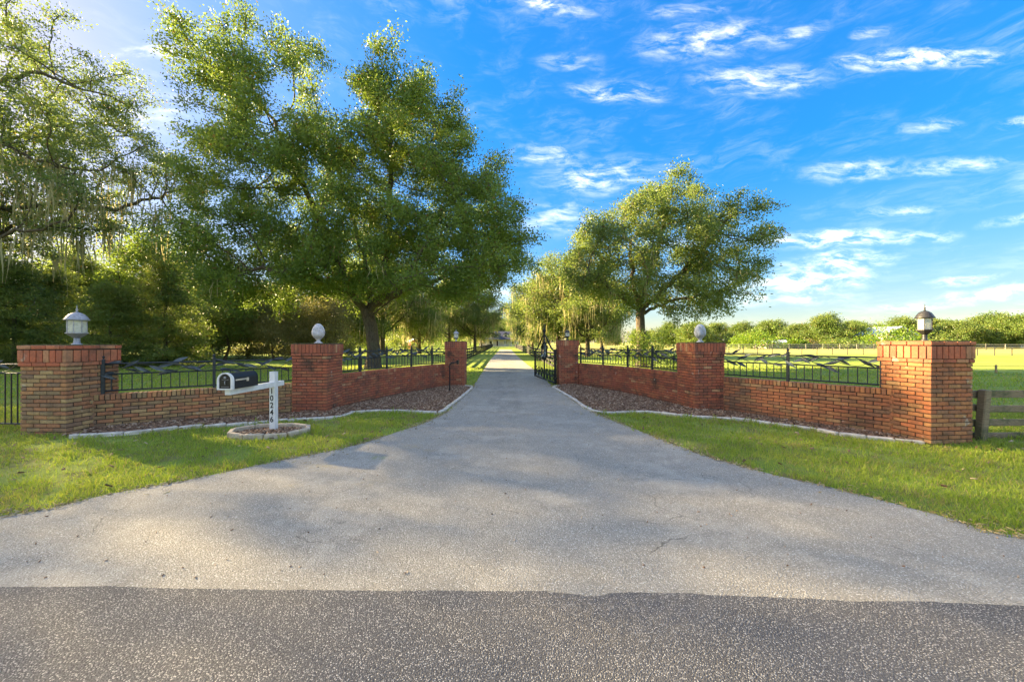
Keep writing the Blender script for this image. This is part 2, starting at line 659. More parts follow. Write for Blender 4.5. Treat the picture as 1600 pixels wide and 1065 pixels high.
t.put(b.inputs['Base Color'], t.mix(t.math('MULTIPLY', t.sstep(n3, 0.5, 0.7), 0.5), c, (0.10, 0.12, 0.06)))
b.inputs['Roughness'].default_value = 0.95
bump(t, b, t.math('ADD', n, t.math('MULTIPLY', v, 2.0)), 0.8, 0.04)
M_BARK = m


def leaf_mat(name, a, c, young, trans=0.45, clump=0.5, rough=0.45):
    m, t, b = mat(name)
    p = wpos(t)
    gi = t.node('ShaderNodeNewGeometry').outputs['Random Per Island']
    col = t.mix(gi, a, c)
    col = t.mix(t.math('MULTIPLY', t.sstep(t.noise(p, clump, 3), 0.42, 0.66), 0.7), col, young)
    dead = t.math('GREATER_THAN', t.math('FRACT', t.math('MULTIPLY', gi, 17.3)), 0.975)
    col = t.mix(dead, col, (0.20, 0.09, 0.03))
    t.put(b.inputs['Base Color'], col)
    b.inputs['Roughness'].default_value = rough
    b.inputs['Specular IOR Level'].default_value = 0.35
    tl = t.node('ShaderNodeBsdfTranslucent')
    t.put(tl.inputs[0], t.mix(0.4, col, (0.24, 0.30, 0.03), 'ADD'))
    ms = t.node('ShaderNodeMixShader')
    ms.inputs[0].default_value = trans
    t.l.new(b.outputs[0], ms.inputs[1])
    t.l.new(tl.outputs[0], ms.inputs[2])
    t.l.new(ms.outputs[0], m.node_tree.nodes['Material Output'].inputs[0])
    return m


M_OAK = leaf_mat('oak_leaf', (0.075, 0.14, 0.03), (0.155, 0.24, 0.05), (0.20, 0.28, 0.055), 0.42)
M_OAK2 = leaf_mat('oak_leaf_olive', (0.075, 0.135, 0.035), (0.145, 0.205, 0.06), (0.20, 0.25, 0.08), 0.44)
M_CEDAR = leaf_mat('cedar_needles', (0.07, 0.12, 0.03), (0.14, 0.20, 0.05), (0.20, 0.24, 0.06), 0.42, 0.7)
M_FAR = leaf_mat('far_oak_leaf', (0.075, 0.14, 0.035), (0.145, 0.215, 0.05), (0.21, 0.26, 0.07), 0.38, 0.25)
M_BUSH = leaf_mat('bright_bush_leaf', (0.08, 0.17, 0.02), (0.15, 0.26, 0.03), (0.22, 0.30, 0.04), 0.4, 0.5)
M_BROWNBUSH = leaf_mat('dry_thicket_leaf', (0.13, 0.12, 0.05), (0.22, 0.19, 0.08), (0.28, 0.25, 0.10), 0.35, 0.5)
m, t, b = mat('spanish_moss')
p = wpos(t)
gi = t.node('ShaderNodeNewGeometry').outputs['Random Per Island']
c = t.mix(gi, (0.30, 0.29, 0.17), (0.50, 0.46, 0.28))
t.put(b.inputs['Base Color'], c)
b.inputs['Roughness'].default_value = 0.9
tl = t.node('ShaderNodeBsdfTranslucent')
t.put(tl.inputs[0], t.mix(0.5, c, (0.60, 0.50, 0.22)))
ms = t.node('ShaderNodeMixShader')
ms.inputs[0].default_value = 0.5
t.l.new(b.outputs[0], ms.inputs[1])
t.l.new(tl.outputs[0], ms.inputs[2])
t.l.new(ms.outputs[0], m.node_tree.nodes['Material Output'].inputs[0])
M_MOSS = m


def blade_mat(name, a, c, dry, dryamt):
    m, t, b = mat(name)
    p = wpos(t)
    gi = t.node('ShaderNodeNewGeometry').outputs['Random Per Island']
    col = t.mix(gi, a, c)
    patch = t.noise(p, 0.9, 4, 0.6)
    col = t.mix(t.math('MULTIPLY', t.sstep(patch, 0.42, 0.66), 0.6), col, (0.34, 0.38, 0.07))
    straw = t.math('MULTIPLY', t.sstep(t.noise(p, 1.7, 5, 0.65), 0.50, 0.68), 0.45)
    thr = t.math('SUBTRACT', 1 - dryamt, straw)
    d = t.math('GREATER_THAN', t.math('FRACT', t.math('MULTIPLY', gi, 13.7)), thr)
    col = t.mix(d, col, dry)
    t.put(b.inputs['Base Color'], col)
    b.inputs['Roughness'].default_value = 0.6
    b.inputs['Specular IOR Level'].default_value = 0.25
    tl = t.node('ShaderNodeBsdfTranslucent')
    t.put(tl.inputs[0], t.mix(0.5, col, (0.28, 0.30, 0.03), 'ADD'))
    ms = t.node('ShaderNodeMixShader')
    ms.inputs[0].default_value = 0.4
    t.l.new(b.outputs[0], ms.inputs[1])
    t.l.new(tl.outputs[0], ms.inputs[2])
    t.l.new(ms.outputs[0], m.node_tree.nodes['Material Output'].inputs[0])
    return m


M_BLADE = blade_mat('grass_blade', (0.19, 0.29, 0.03), (0.33, 0.43, 0.07), (0.36, 0.30, 0.12), 0.13)

m, t, b = mat('meadow_ground')
p = wpos(t)
sp = t.node('ShaderNodeSeparateXYZ')
t.l.new(p, sp.inputs[0])
n1 = t.noise(p, 0.35, 6, 0.6)
n2 = t.noise(p, 14, 5, 0.7)
n3 = t.noise(t.mapping(p, (0.3, 1.0, 1)), 0.12, 4)
col = t.ramp(n1, [(0.3, (0.15, 0.225, 0.04)), (0.5, (0.20, 0.275, 0.055)), (0.7, (0.27, 0.315, 0.08))])
col = t.mix(t.math('MULTIPLY', t.sstep(n3, 0.5, 0.68), 0.6), col, (0.28, 0.29, 0.07))
dryf = t.math('MULTIPLY', t.sstep(sp.outputs[1], 42, 60), t.sstep(sp.outputs[0], 6, 14))
col = t.mix(t.math('MULTIPLY', dryf, 0.75), col, (0.42, 0.38, 0.13))
col = t.mix(0.4, col, t.ramp(n2, [(0.25, 0.28), (0.75, 0.74)]), 'OVERLAY')
# bare earth under the near turf
dirt = t.math('MULTIPLY', t.sstep(t.noise(p, 2.2, 5, 0.6), 0.48, 0.62), t.sstep(sp.outputs[1], 14, 8))
col = t.mix(t.math('MULTIPLY', dirt, 0.6), col, (0.17, 0.13, 0.07))
t.put(b.inputs['Base Color'], col)
b.inputs['Roughness'].default_value = 0.95
b.inputs['Specular IOR Level'].default_value = 0.1
bump(t, b, t.math('ADD', n2, t.noise(p, 60, 3)), 0.6, 0.03)
M_GROUND = m


def asphalt(name, lo, hi, chips, chipcol, sc, bstr, cracks=True, spots=(), jn=0.75):
    m, t, b = mat(name)
    p = wpos(t)
    flat = t.mapping(p, (1, 1, 0.2))
    big = t.noise(p, 0.45, 5, 0.6)
    mid = t.noise(p, 3.0, 6, 0.7)
    col = t.mix(big, lo, hi)
    col = t.mix(0.45, col, t.ramp(mid, [(0.3, 0.38), (0.7, 0.62)]), 'OVERLAY')
    v = t.vor(flat, sc, 'F1')
    vr = t.node('ShaderNodeSeparateColor')
    t.l.new(v.outputs['Color'], vr.inputs[0])
    body = t.sstep(v.outputs['Distance'], 0.55, 0.30)
    isch = t.sstep(vr.outputs[0], 1 - chips - 0.15, 1 - chips + 0.15)
    k = t.math('MULTIPLY', body, isch)
    shade = t.mix(vr.outputs[1], tuple(c * 0.55 for c in chipcol), chipcol)
    col = t.mix(t.math('MULTIPLY', k, 0.85), col, shade)
    col = t.mix(t.math('MULTIPLY', t.sstep(v.outputs['Distance'], 0.42, 0.62), jn), col, tuple(c * 0.28 for c in lo))
    v2 = t.vor(flat, sc * 2.3, 'F1')
    vr2 = t.node('ShaderNodeSeparateColor')
    t.l.new(v2.outputs['Color'], vr2.inputs[0])
    col = t.mix(0.22 if cracks else 0.35, col, t.mix(vr2.outputs[0], (0.15, 0.15, 0.15), (0.85, 0.85, 0.85)), 'OVERLAY')
    if cracks:
        wv = t.node('ShaderNodeVectorMath', operation='MULTIPLY_ADD')
        nn = t.node('ShaderNodeTexNoise')
        t.put(nn.inputs['Vector'], p)
        nn.inputs['Scale'].default_value = 3.5
        nn.inputs['Detail'].default_value = 5
        t.l.new(nn.outputs['Color'], wv.inputs[0])
        wv.inputs[1].default_value = (0.35, 0.35, 0)
        t.l.new(flat, wv.inputs[2])
        cr2 = t.vor(wv.outputs[0], 2.1, 'DISTANCE_TO_EDGE').outputs[0]
        cm2 = t.math('MULTIPLY', t.sstep(cr2, 0.012, 0.002), t.sstep(t.noise(p, 0.8, 4), 0.53, 0.62))
        col = t.mix(t.math('MULTIPLY', cm2, 0.4), col, (0.07, 0.065, 0.055))
        # worn, stained middle of the lane further up
        spx = t.node('ShaderNodeSeparateXYZ')
        t.l.new(p, spx.inputs[0])
        lane = t.sstep(t.math('ABSOLUTE', t.math('MULTIPLY_ADD', spx.outputs[1], 0.014, spx.outputs[0])), 0.75, 0.15)
        lane = t.math('MULTIPLY', lane, t.sstep(t.noise(t.mapping(p, (1.6, 0.5, 1)), 1.6, 5, 0.7), 0.42, 0.66))
        lane = t.math('MULTIPLY', lane, t.sstep(spx.outputs[1], 4.5, 11))
        col = t.mix(t.math('MULTIPLY', lane, 0.38), col, (0.12, 0.115, 0.10))
        pt = t.sstep(t.noise(p, 0.75, 5, 0.7), 0.52, 0.60)
        col = t.mix(t.math('MULTIPLY', pt, 0.22), col, (0.50, 0.47, 0.40))
        cr = t.vor(wv.outputs[0], 0.8, 'DISTANCE_TO_EDGE').outputs[0]
        cm = t.math('MULTIPLY', t.sstep(cr, 0.006, 0.001), t.sstep(t.noise(p, 1.1, 4), 0.50, 0.62))
        col = t.mix(t.math('MULTIPLY', cm, 0.6), col, (0.05, 0.047, 0.04))
    for (x, y, r, cc, st) in spots:
        mm = t.mapping(p, (1 / r, 1 / (r * 0.7), 0), (0, 0, 0), (-x / r, -y / (r * 0.7), 0))
        ln = t.node('ShaderNodeVectorMath', operation='LENGTH')
        t.l.new(mm, ln.inputs[0])
        k = t.math('MULTIPLY', t.sstep(ln.outputs['Value'], 1.2, 0.1), t.sstep(t.noise(p, 16, 5, 0.75), 0.42, 0.62))
        col = t.mix(t.math('MULTIPLY', k, st), col, cc)
    t.put(b.inputs['Base Color'], col)
    b.inputs['Roughness'].default_value = 0.85
    b.inputs['Specular IOR Level'].default_value = 0.3
    hgt = t.math('ADD', t.math('MULTIPLY', v.outputs['Distance'], -1.0), t.math('MULTIPLY', mid, 0.6))
    bump(t, b, hgt, bstr, 0.012)
    return m


TAN = (0.36, 0.30, 0.18)
sp_ = []
for (px, py, r, c, s_) in [(505, 730, .28, TAN, .9), (592, 716, .16, (0.25, 0.28, 0.10), .8), (645, 698, .22, TAN, .8),
                           (670, 704, .15, TAN, .6), (458, 760, .12, TAN, .7), (945, 775, .35, (0.42, 0.36, 0.30), .45),
                           (1010, 668, .5, (0.42, 0.36, 0.28), .6), (580, 755, .25, TAN, .4)]:
    x_, y_ = P(px, py)
    sp_.append((x_, y_, r, c, s_))
M_ASPHALT = asphalt('old_grey_asphalt', (0.285, 0.268, 0.225), (0.405, 0.378, 0.315), 0.24, (0.78, 0.76, 0.70), 100, 0.45, True, sp_, 0.35)
M_ROAD = asphalt('coarse_dark_asphalt', (0.10, 0.101, 0.104), (0.155, 0.152, 0.147), 0.30, (0.66, 0.63, 0.57), 125, 0.55, False,
                 [(0.6, 2.3, 0.9, (0.30, 0.26, 0.20), .22)], 0.5)
m, t, b = mat('mulch_ground')
p = wpos(t)
v = t.vor(t.mapping(p, (1, 1.7, 1)), 28)
vr = t.node('ShaderNodeSeparateColor')
t.l.new(v.outputs['Color'], vr.inputs[0])
t.put(b.inputs['Base Color'], t.ramp(vr.outputs[0], [(0.0, (0.09, 0.05, 0.03)), (0.5, (0.20, 0.115, 0.07)), (1.0, (0.32, 0.20, 0.13))]))
b.inputs['Roughness'].default_value = 0.95
bump(t, b, v.outputs['Distance'], 0.8, 0.03)
M_MULCH = m
m, t, b = mat('bark_chip')
r = rnd(t)
t.put(b.inputs['Base Color'], t.ramp(r, [(0.0, (0.08, 0.042, 0.022)), (0.4, (0.19, 0.105, 0.06)), (0.75, (0.30, 0.18, 0.11)), (0.93, (0.48, 0.36, 0.25))]))
b.inputs['Roughness'].default_value = 0.9
M_CHIP = m
m, t, b = mat('dry_thatch')
r = rnd(t)
t.put(b.inputs['Base Color'], t.ramp(r, [(0.0, (0.16, 0.115, 0.05)), (0.5, (0.34, 0.27, 0.13)), (1.0, (0.50, 0.42, 0.23))]))
b.inputs['Roughness'].default_value = 0.9
M_THATCH = m

# ------------------------------------------------------------------ ground, drive, road
xs = np.concatenate([[-3000, -900, -400, -200, -100, -60, -40, -25], np.linspace(-16, 10, 105), [14, 25, 40, 60, 100, 200, 400, 900, 3000]])
ys = np.concatenate([[-400, -100, -40, -15, -6, 0], np.linspace(2, 16, 57), [20, 30, 45, 60, 90, 140, 220, 400, 900, 3500]])
gx, gy = np.meshgrid(xs, ys)
gv = np.stack([gx.ravel(), gy.ravel(), gz(gx, gy).ravel()], 1)
nx = len(xs)
ii = np.arange((len(ys) - 1) * nx).reshape(-1, nx)[:, :-1].ravel()
gf = np.stack([ii, ii + 1, ii + nx + 1, ii + nx], 1)
tag(link('ground', mesh_np('ground', gv, gf, True), M_GROUND), kind='structure')

DL = [P(*q) for q in [(772, 546.5), (756, 563), (738, 605), (719, 622), (697, 644), (650, 665), (550, 697), (430, 722), (310, 747), (175, 772), (0, 807)]]
DR = [P(*q) for q in [(796, 546.5), (820, 562), (866, 605), (895, 624), (930, 645), (990, 670), (1080, 705), (1200, 740), (1300, 762), (1400, 788), (1500, 815), (1600, 840)]]
DL = [(-2.75, 84), (-2.27, 50)] + [(-1.95, 32), (-1.6, 20)] + DL[2:] + [(-6.6, 2.75), (-9, 2.3), (-14, 2.0)]
DR = [(-0.15, 84), (0.50, 50)] + [(0.95, 32), (1.35, 20)] + DR[2:] + [(6.2, 2.7), (9, 2.45), (14, 2.25)]
left_edge, right_edge = Path(DL), Path(DR)


def strip_points(poly_left, poly_right, extra):
    return [tuple(p) for p in poly_left] + extra + [tuple(p) for p in reversed(list(poly_right))]


def wobble(pts, amp, seed, fine=0.06):
    """Gives an edge the small bites of worn asphalt."""
    r = np.random.default_rng(seed)
    pa = Path(pts, smooth=False)
    n = int(pa.L / fine)
    s = np.linspace(0, pa.L, n)
    w_ = np.zeros(n)
    for f_ in (0.7, 1.9, 4.3, 9.0):
        w_ += np.sin(s * f_ * 2 + r.uniform(0, 6)) * r.uniform(0.5, 1) / f_ ** 0.6
    w_ = w_ / 3 * amp + r.normal(0, amp * 0.18, n)
    out = []
    for si, wi in zip(s, w_):
        x, y, a = pa.off(si, wi)
        out.append((float(x), float(y)))
    return out


def sheet(name, poly, z, mat_, thick=0.0):
    bm = bmesh.new()
    vs = [bm.verts.new((x, y, z)) for x, y in poly]
    f = bm.faces.new(vs)
    if f.normal.z < 0:
        f.normal_flip()
    bm.normal_update()
    if thick:
        r = bmesh.ops.extrude_face_region(bm, geom=[f])
        for v_ in [e for e in r['geom'] if isinstance(e, bmesh.types.BMVert)]:
            pass
        for v_ in vs:
            v_.co.z = z - thick
    bmesh.ops.triangulate(bm, faces=bm.faces[:])
    me = bpy.data.meshes.new(name)
    bm.to_mesh(me)
    bm.free()
    return link(name, me, mat_)


L_w = wobble(left_edge.p, 0.035, 3)
R_w = wobble(right_edge.p, 0.035, 4)
drive_poly = L_w + [(-14, 1.2), (14, 1.2)] + list(reversed(R_w))
tag(sheet('driveway', drive_poly, 0.010, M_ASPHALT, 0.03), kind='structure')
ROAD_EDGE = [(-40, 1.9), (-14, 2.30)] + [P(*q) for q in [(0, 922), (180, 921), (330, 924), (500, 926), (700, 926), (850, 928), (926, 937),
                                                        (960, 930), (1060, 931), (1200, 938), (1330, 944), (1450, 944), (1600, 950)]] + [(14, 2.1), (40, 1.6)]
ROAD_EDGE[2:-2] = [(x_, y_) for x_, y_ in ROAD_EDGE[2:-2]]
road_line = wobble(ROAD_EDGE[1:-1], 0.014, 9, 0.03)
road_poly = [(-60, 1.9), (-40, 2.1)] + road_line + [(40, 1.9), (60, 1.8), (60, -7), (-60, -7)]
tag(sheet('road', road_poly, 0.020, M_ROAD, 0.04), kind='structure')

# ------------------------------------------------------------------ bricks
BL, BD, BH, JT = 0.201, 0.097, 0.0547, 0.012
CO = BH + JT


def brick_meshes(name, size, n, m_, bev=0.004, jit=0.0016):
    out = []
    for _ in range(n):
        me = box_mesh(name, size, 0, jit)
        bevel(me, bev)
        me.materials.append(m_)
        out.append(me)
    return out


class Masonry:
    """Lays bricks for one thing: the first `limit` in the list are parts, the others are joined as one part."""
    def __init__(self, root, m_, limit=300):
        self.root, self.m, self.limit = root, m_, limit
        self.items = []
        self.cache = {}

    def lay(self, loc, rz, size, pri=0, m_=None):
        self.items.append((pri, tuple(loc), rz, size, m_ or self.m))

    def finish(self):
        self.items.sort(key=lambda q: q[0])
        limit = self.limit
        for i, (pri, loc, rz, size, m_) in enumerate(self.items[:limit]):
            if pri >= 50:
                limit = i
                break
            key = (tuple(round(c, 4) for c in size), m_.name)
            if key not in self.cache:
                self.cache[key] = brick_meshes('brick', size, 4, m_)
            me = random.choice(self.cache[key])
            o = bpy.data.objects.new('brick', me)
            COL.objects.link(o)
            o.parent = self.root
            o.location = (loc[0], loc[1], loc[2])
            o.rotation_euler = (random.uniform(-0.006, 0.006), random.uniform(-0.006, 0.006), rz + random.choice((0, PI)))
        rest = {}
        for (pri, loc, rz, size, m_) in self.items[limit:]:
            rest.setdefault(m_.name, (m_, []))[1].append((loc, rz, size))
        for nm, (m_, lst) in rest.items():
            mb = MB()
            for loc, rz, size in lst:
                mb.box(Vector(loc) + Vector((random.uniform(-.001, .001), random.uniform(-.001, .001), 0)), size, rz + random.uniform(-.006, .006))
            o = mb.build('brickwork', m_, self.root)
            o['kind'] = 'stuff'


def pillar(name, label, corner, sgn, rz, Ltot, ztop, style, m_, m_cap, group, asparts=True):
    """A square brick gate pillar. corner = its front inner corner on the ground; sgn=+1: body lies to +x of it, -1: to -x."""
    courses = 26
    bl = (Ltot - BD) / 3 - JT + JT / 3
    pitch = (Ltot - BD) / 3
    bl = pitch - JT
    W = Ltot
    # centre of the plan
    ux = Vector((math.cos(rz), math.sin(rz)))
    uy = Vector((-math.sin(rz), math.cos(rz)))
    c = Vector(corner) + ux * (sgn * W / 2) + uy * (W / 2)
    z0 = g1(c.x, c.y)
    root = empty(name, (c.x, c.y, 0), rz)
    tag(root, label, 'pillar', group)
    ms = Masonry(root, m_, 300 if asparts else 0)
    if style == 'wide':
        caph = CO + 0.20 + JT + CO
    else:
        caph = 0.20 + JT + CO
    zb = ztop - caph                           # top of the plain body
    nrow = int((zb - z0) / CO) + 2
    prio = {0: 0, 1: 1, 2: 60, 3: 1} if True else None
    for r in range(nrow):
        z = zb - CO * (r + 0.5) - 0.0
        if z + BH / 2 < z0 - 0.06:
            break
        even = r % 2 == 0
        for side in range(4):
            th = side * PI / 2
            # side 0 faces -Y (the road), 1 faces +X, 2 faces +Y, 3 faces -X
            visible = side == 0 or (side == 1 and sgn < 0) or (side == 3 and sgn > 0)
            for k in range(3):
                s0 = -W / 2 + (k * pitch if even else k * pitch + BD)
                xc = s0 + bl / 2 if even else s0 + pitch - bl / 2 + 0 * JT
                lx, ly = xc, -W / 2 + BD / 2
                x = lx * math.cos(th) - ly * math.sin(th)
                y = lx * math.sin(th) + ly * math.cos(th)
                # proud or shy by a hair
                q = random.uniform(-0.0015, 0.0015)
                ms.lay((x + q, y + q, z + random.uniform(-.0008, .0008)), th, (bl, BD, BH), 0 if visible else 10 + (side == 2))
    # cap
    def flat_course(z, over):
        Wc = W + 2 * over
        pc = (Wc - BD) / 3
        for side in range(4):
            th = side * PI / 2
            visible = side == 0 or (side == 1 and sgn < 0) or (side == 3 and sgn > 0)
            for k in range(3):
                lx, ly = -Wc / 2 + k * pc + (pc - JT) / 2, -Wc / 2 + BD / 2
                ms.lay((lx * math.cos(th) - ly * math.sin(th), lx * math.sin(th) + ly * math.cos(th), z), th, (pc - JT, BD, BH),
                       0 if visible else 9, m_cap)

    def soldier(z, over, n, gap):
        Wc = W + 2 * over
        pc = (Wc - 0.06) / n
        for side in range(4):
            th = side * PI / 2
            visible = side == 0 or (side == 1 and sgn < 0) or (side == 3 and sgn > 0)
            for k in range(n):
                lx, ly = -Wc / 2 + k * pc + (pc - gap) / 2, -Wc / 2 + 0.03
                ms.lay((lx * math.cos(th) - ly * math.sin(th), lx * math.sin(th) + ly * math.cos(th), z), th, (pc - gap, 0.06, 0.195),
                       0 if visible else 9, m_cap)

    if style == 'wide':
        flat_course(zb + CO / 2, 0.018)
        soldier(zb + CO + 0.10, 0.022, 7, 0.014)
        flat_course(ztop - CO / 2, 0.026)
    else:
        flat_course(zb + CO / 2, 0.016)
        soldier(zb + CO + 0.10, 0.016, 9, 0.010)
    ms.finish()
    core = MB()
    core.box((0, 0, (zb + z0 - 0.2) / 2), (W - 0.026, W - 0.026, zb - z0 + 0.2))
    core.box((0, 0, (zb + ztop) / 2 - 0.004), (W + 0.014, W + 0.014, ztop - zb - 0.004))
    core.build('mortar', M_MORTAR, root)
    tp = MB()
    tp.box((0, 0, ztop + 0.004), (W - 0.02, W - 0.02, 0.014))
    me = tp.mesh('mortar_top')
    link('mortar_top', me, M_TOP, root)
    return root, c, W


W0, W1 = 0.785, 0.745
PILLAR_GROUP = 'brick gate pillars'
pl_near, c_ln, _ = pillar('brick_pillar', 'mottled tan and red brick pillar under the grey lantern, beside the black mailbox', (-7.26, 6.02), -1, math.radians(-2), W0, 1.555, 'wide', M_BRICK_MIX, M_BRICK_CAP, PILLAR_GROUP)
pr_near, c_rn, _ = pillar('brick_pillar', 'orange brown brick pillar under the dark bronze lantern, beside the rail fence', (6.55, 5.78), 1, math.radians(5.5), W1, 1.622, 'wide', M_BRICK_ORANGE, M_BRICK_CAP, PILLAR_GROUP)
pl_mid, c_lm, _ = pillar('brick_pillar', 'red brick pillar topped by the pale stone egg finial, behind the mailbox', (-4.15, 8.28), -1, math.radians(0), 0.78, 1.575, 'narrow', M_BRICK_RED, M_BRICK_RED, PILLAR_GROUP)
pr_mid, c_rm, _ = pillar('brick_pillar', 'dark stained red brick pillar topped by the bluish stone egg finial', (4.22, 8.52), 1, math.radians(7), 0.735, 1.60, 'narrow', M_BRICK_RED, M_BRICK_RED, PILLAR_GROUP)
pl_far, c_lf, _ = pillar('brick_pillar', 'small red brick gatepost pillar behind the gooseneck keypad stand', (-1.72, 13.35), -1, 0.0, 0.70, 1.64, 'narrow', M_BRICK_RED, M_BRICK_RED, PILLAR_GROUP, False)
pr_far, c_rf, _ = pillar('brick_pillar', 'small red brick gatepost pillar that the open iron gate hangs from', (1.74, 13.7), 1, 0.0, 0.72, 1.69, 'narrow', M_BRICK_RED, M_BRICK_RED, PILLAR_GROUP, False)

WT = 0.205   # wall thickness


def brick_wall(label, pts, ztop, m_, back, group='low brick walls between the pillars'):
    """Front face runs along pts; back=+1 when the wall body lies to the left of the walking direction."""
    path = Path(pts)
    mx, my, _ = path.off(path.L / 2, back * WT / 2)
    root = empty('brick_wall', (mx, my, 0))
    tag(root, label, 'wall', group)
    ms = Masonry(root, m_, 300)
    T = Vector((mx, my, 0))
    ROW = 0.095
    n = int(path.L / (BH + JT))
    for k in range(n):
        s = (k + 0.5) * path.L / n
        x, y, a = path.off(s, back * WT / 2)
        ms.lay((x - mx, y - my, ztop - ROW / 2 + random.uniform(-.002, .002)), a, (path.L / n - JT, WT + 0.008, ROW), 0)
    zb = ztop - ROW - JT
    for r in range(16):
        z = zb - CO * r - BH / 2
        if z + BH / 2 < 0.0 - 0.04:
            break
        m2 = int(round(path.L / (BL + JT)))
        pt = path.L / m2
        off = 0.5 * (r % 2)
        for k in range(m2 + (1 if off else 0)):
            a0 = max(0.0, (k - off) * pt)
            a1 = min(path.L, (k + 1 - off) * pt)
            if a1 - a0 < 0.05:
                continue
            s = (a0 + a1) / 2
            ln = a1 - a0 - JT
            if abs(ln - (pt - JT)) > 0.01:
                ln = pt / 2 - JT
            q = random.uniform(-.0015, .0015)
            x, y, a = path.off(s, back * (BD / 2 + q))
            gg = g1(x, y)
            if z + BH / 2 > gg - 0.05:
                ms.lay((x - mx, y - my, z), a, (ln, BD, BH), 1)
            x, y, a = path.off(s, back * (WT - BD / 2 + q))
            ms.lay((x - mx, y - my, z), a, (ln, BD, BH), 60)
    ms.finish()
    # mortar core follows the line
    vs, fs = [], []
    N = 24
    for i in range(N + 1):
        s = path.L * i / N
        for o, z in ((0.013, -0.2), (WT - 0.013, -0.2), (WT - 0.013, ztop - 0.014), (0.013, ztop - 0.014)):
            x, y, a = path.off(s, back * o)
            vs.append((x - mx, y - my, z))
    for i in range(N):
        for j in range(4):
            fs.append((i * 4 + j, i * 4 + (j + 1) % 4, (i + 1) * 4 + (j + 1) % 4, (i + 1) * 4 + j))
    fs += [(3, 2, 1, 0), (N * 4, N * 4 + 1, N * 4 + 2, N * 4 + 3)]
    mb = MB()
    mb.add(vs, fs)
    me = mb.mesh('mortar')
    bm = bmesh.new()
    bm.from_mesh(me)
    bmesh.ops.recalc_face_normals(bm, faces=bm.faces[:])
    bm.to_mesh(me)
    bm.free()
    link('mortar', me, M_MORTAR, root)
    return path


WL = brick_wall('low mottled brick wall behind the mailbox, from the grey lantern pillar to the egg pillar',
                [(-7.30, 6.36), (-6.05, 7.28), (-4.88, 8.36)], 0.69, M_BRICK_MIX, 1)
WR = brick_wall('low orange brown brick wall from the bluish egg pillar to the bronze lantern pillar',
                [(4.88, 8.68), (5.75, 7.40), (6.62, 6.16)], 0.80, M_BRICK_ORANGE, 1)
WLi = brick_wall('curved red brick wall from the pale egg pillar to the gatepost with the keypad',
                 [(-4.19, 8.98), (-3.52, 11.0), (-2.36, 13.45)], 0.825, M_BRICK_RED, 1)
WRi = brick_wall('curved stained brick wall from the gate to the bluish egg pillar',
                 [(2.42, 13.85), (3.56, 11.5), (4.20, 9.20)], 0.835, M_BRICK_RED, 1)

# ------------------------------------------------------------------ iron fences on the walls
def leaf_mesh(L, Wd, th=0.004, curl=0.18):
    """A cast leaf: pointed oval folded on its midrib, with thickness."""
    prof = [(0.0, 0.03), (0.12, 0.42), (0.32, 0.9), (0.5, 1.0), (0.7, 0.75), (0.88, 0.35), (1.0, 0.0)]
    vs, fs = [], []
    for side in (1, -1):
        for (u, wdt) in prof:
            x = u * L
            zc = -curl * L * (u - 0.4) ** 2
            hw = wdt * Wd / 2
            z = side * th / 2
            vs += [(x, -hw, zc + z + 0.25 * hw), (x, 0, zc + z - 0.0), (x, hw, zc + z + 0.25 * hw)]
    n = len(prof)
    for i in range(n - 1):
        a = i * 3
        fs += [(a, a + 3, a + 4, a + 1), (a + 1, a + 4, a + 5, a + 2)]
        b_ = n * 3 + i * 3
        fs += [(b_ + 1, b_ + 4, b_ + 3, b_), (b_ + 2, b_ + 5, b_ + 4, b_ + 1)]
        fs += [(a, n * 3 + a, n * 3 + a + 3, a + 3), (a + 5, n * 3 + a + 5, n * 3 + a + 2, a + 2)]
    me = bpy.data.meshes.new('leaf')
    me.from_pydata(vs, [], fs)
    me.materials.append(M_LEAFMETAL)
    return me


LEAFS = [leaf_mesh(0.27, 0.062), leaf_mesh(0.22, 0.055), leaf_mesh(0.29, 0.064, curl=0.3)]


def sq_bar(path, s0, s1, z, half, root, name, side, T, n=10):
    mb = MB()
    pts = []
    for i in range(n + 1):
        x, y, a = path.off(s0 + (s1 - s0) * i / n, side)
        pts.append((x - T.x, y - T.y, z))
    mb.tube(pts, half * 1.3, 4, smooth=False)
    return mb.build(name, M_IRON, root)


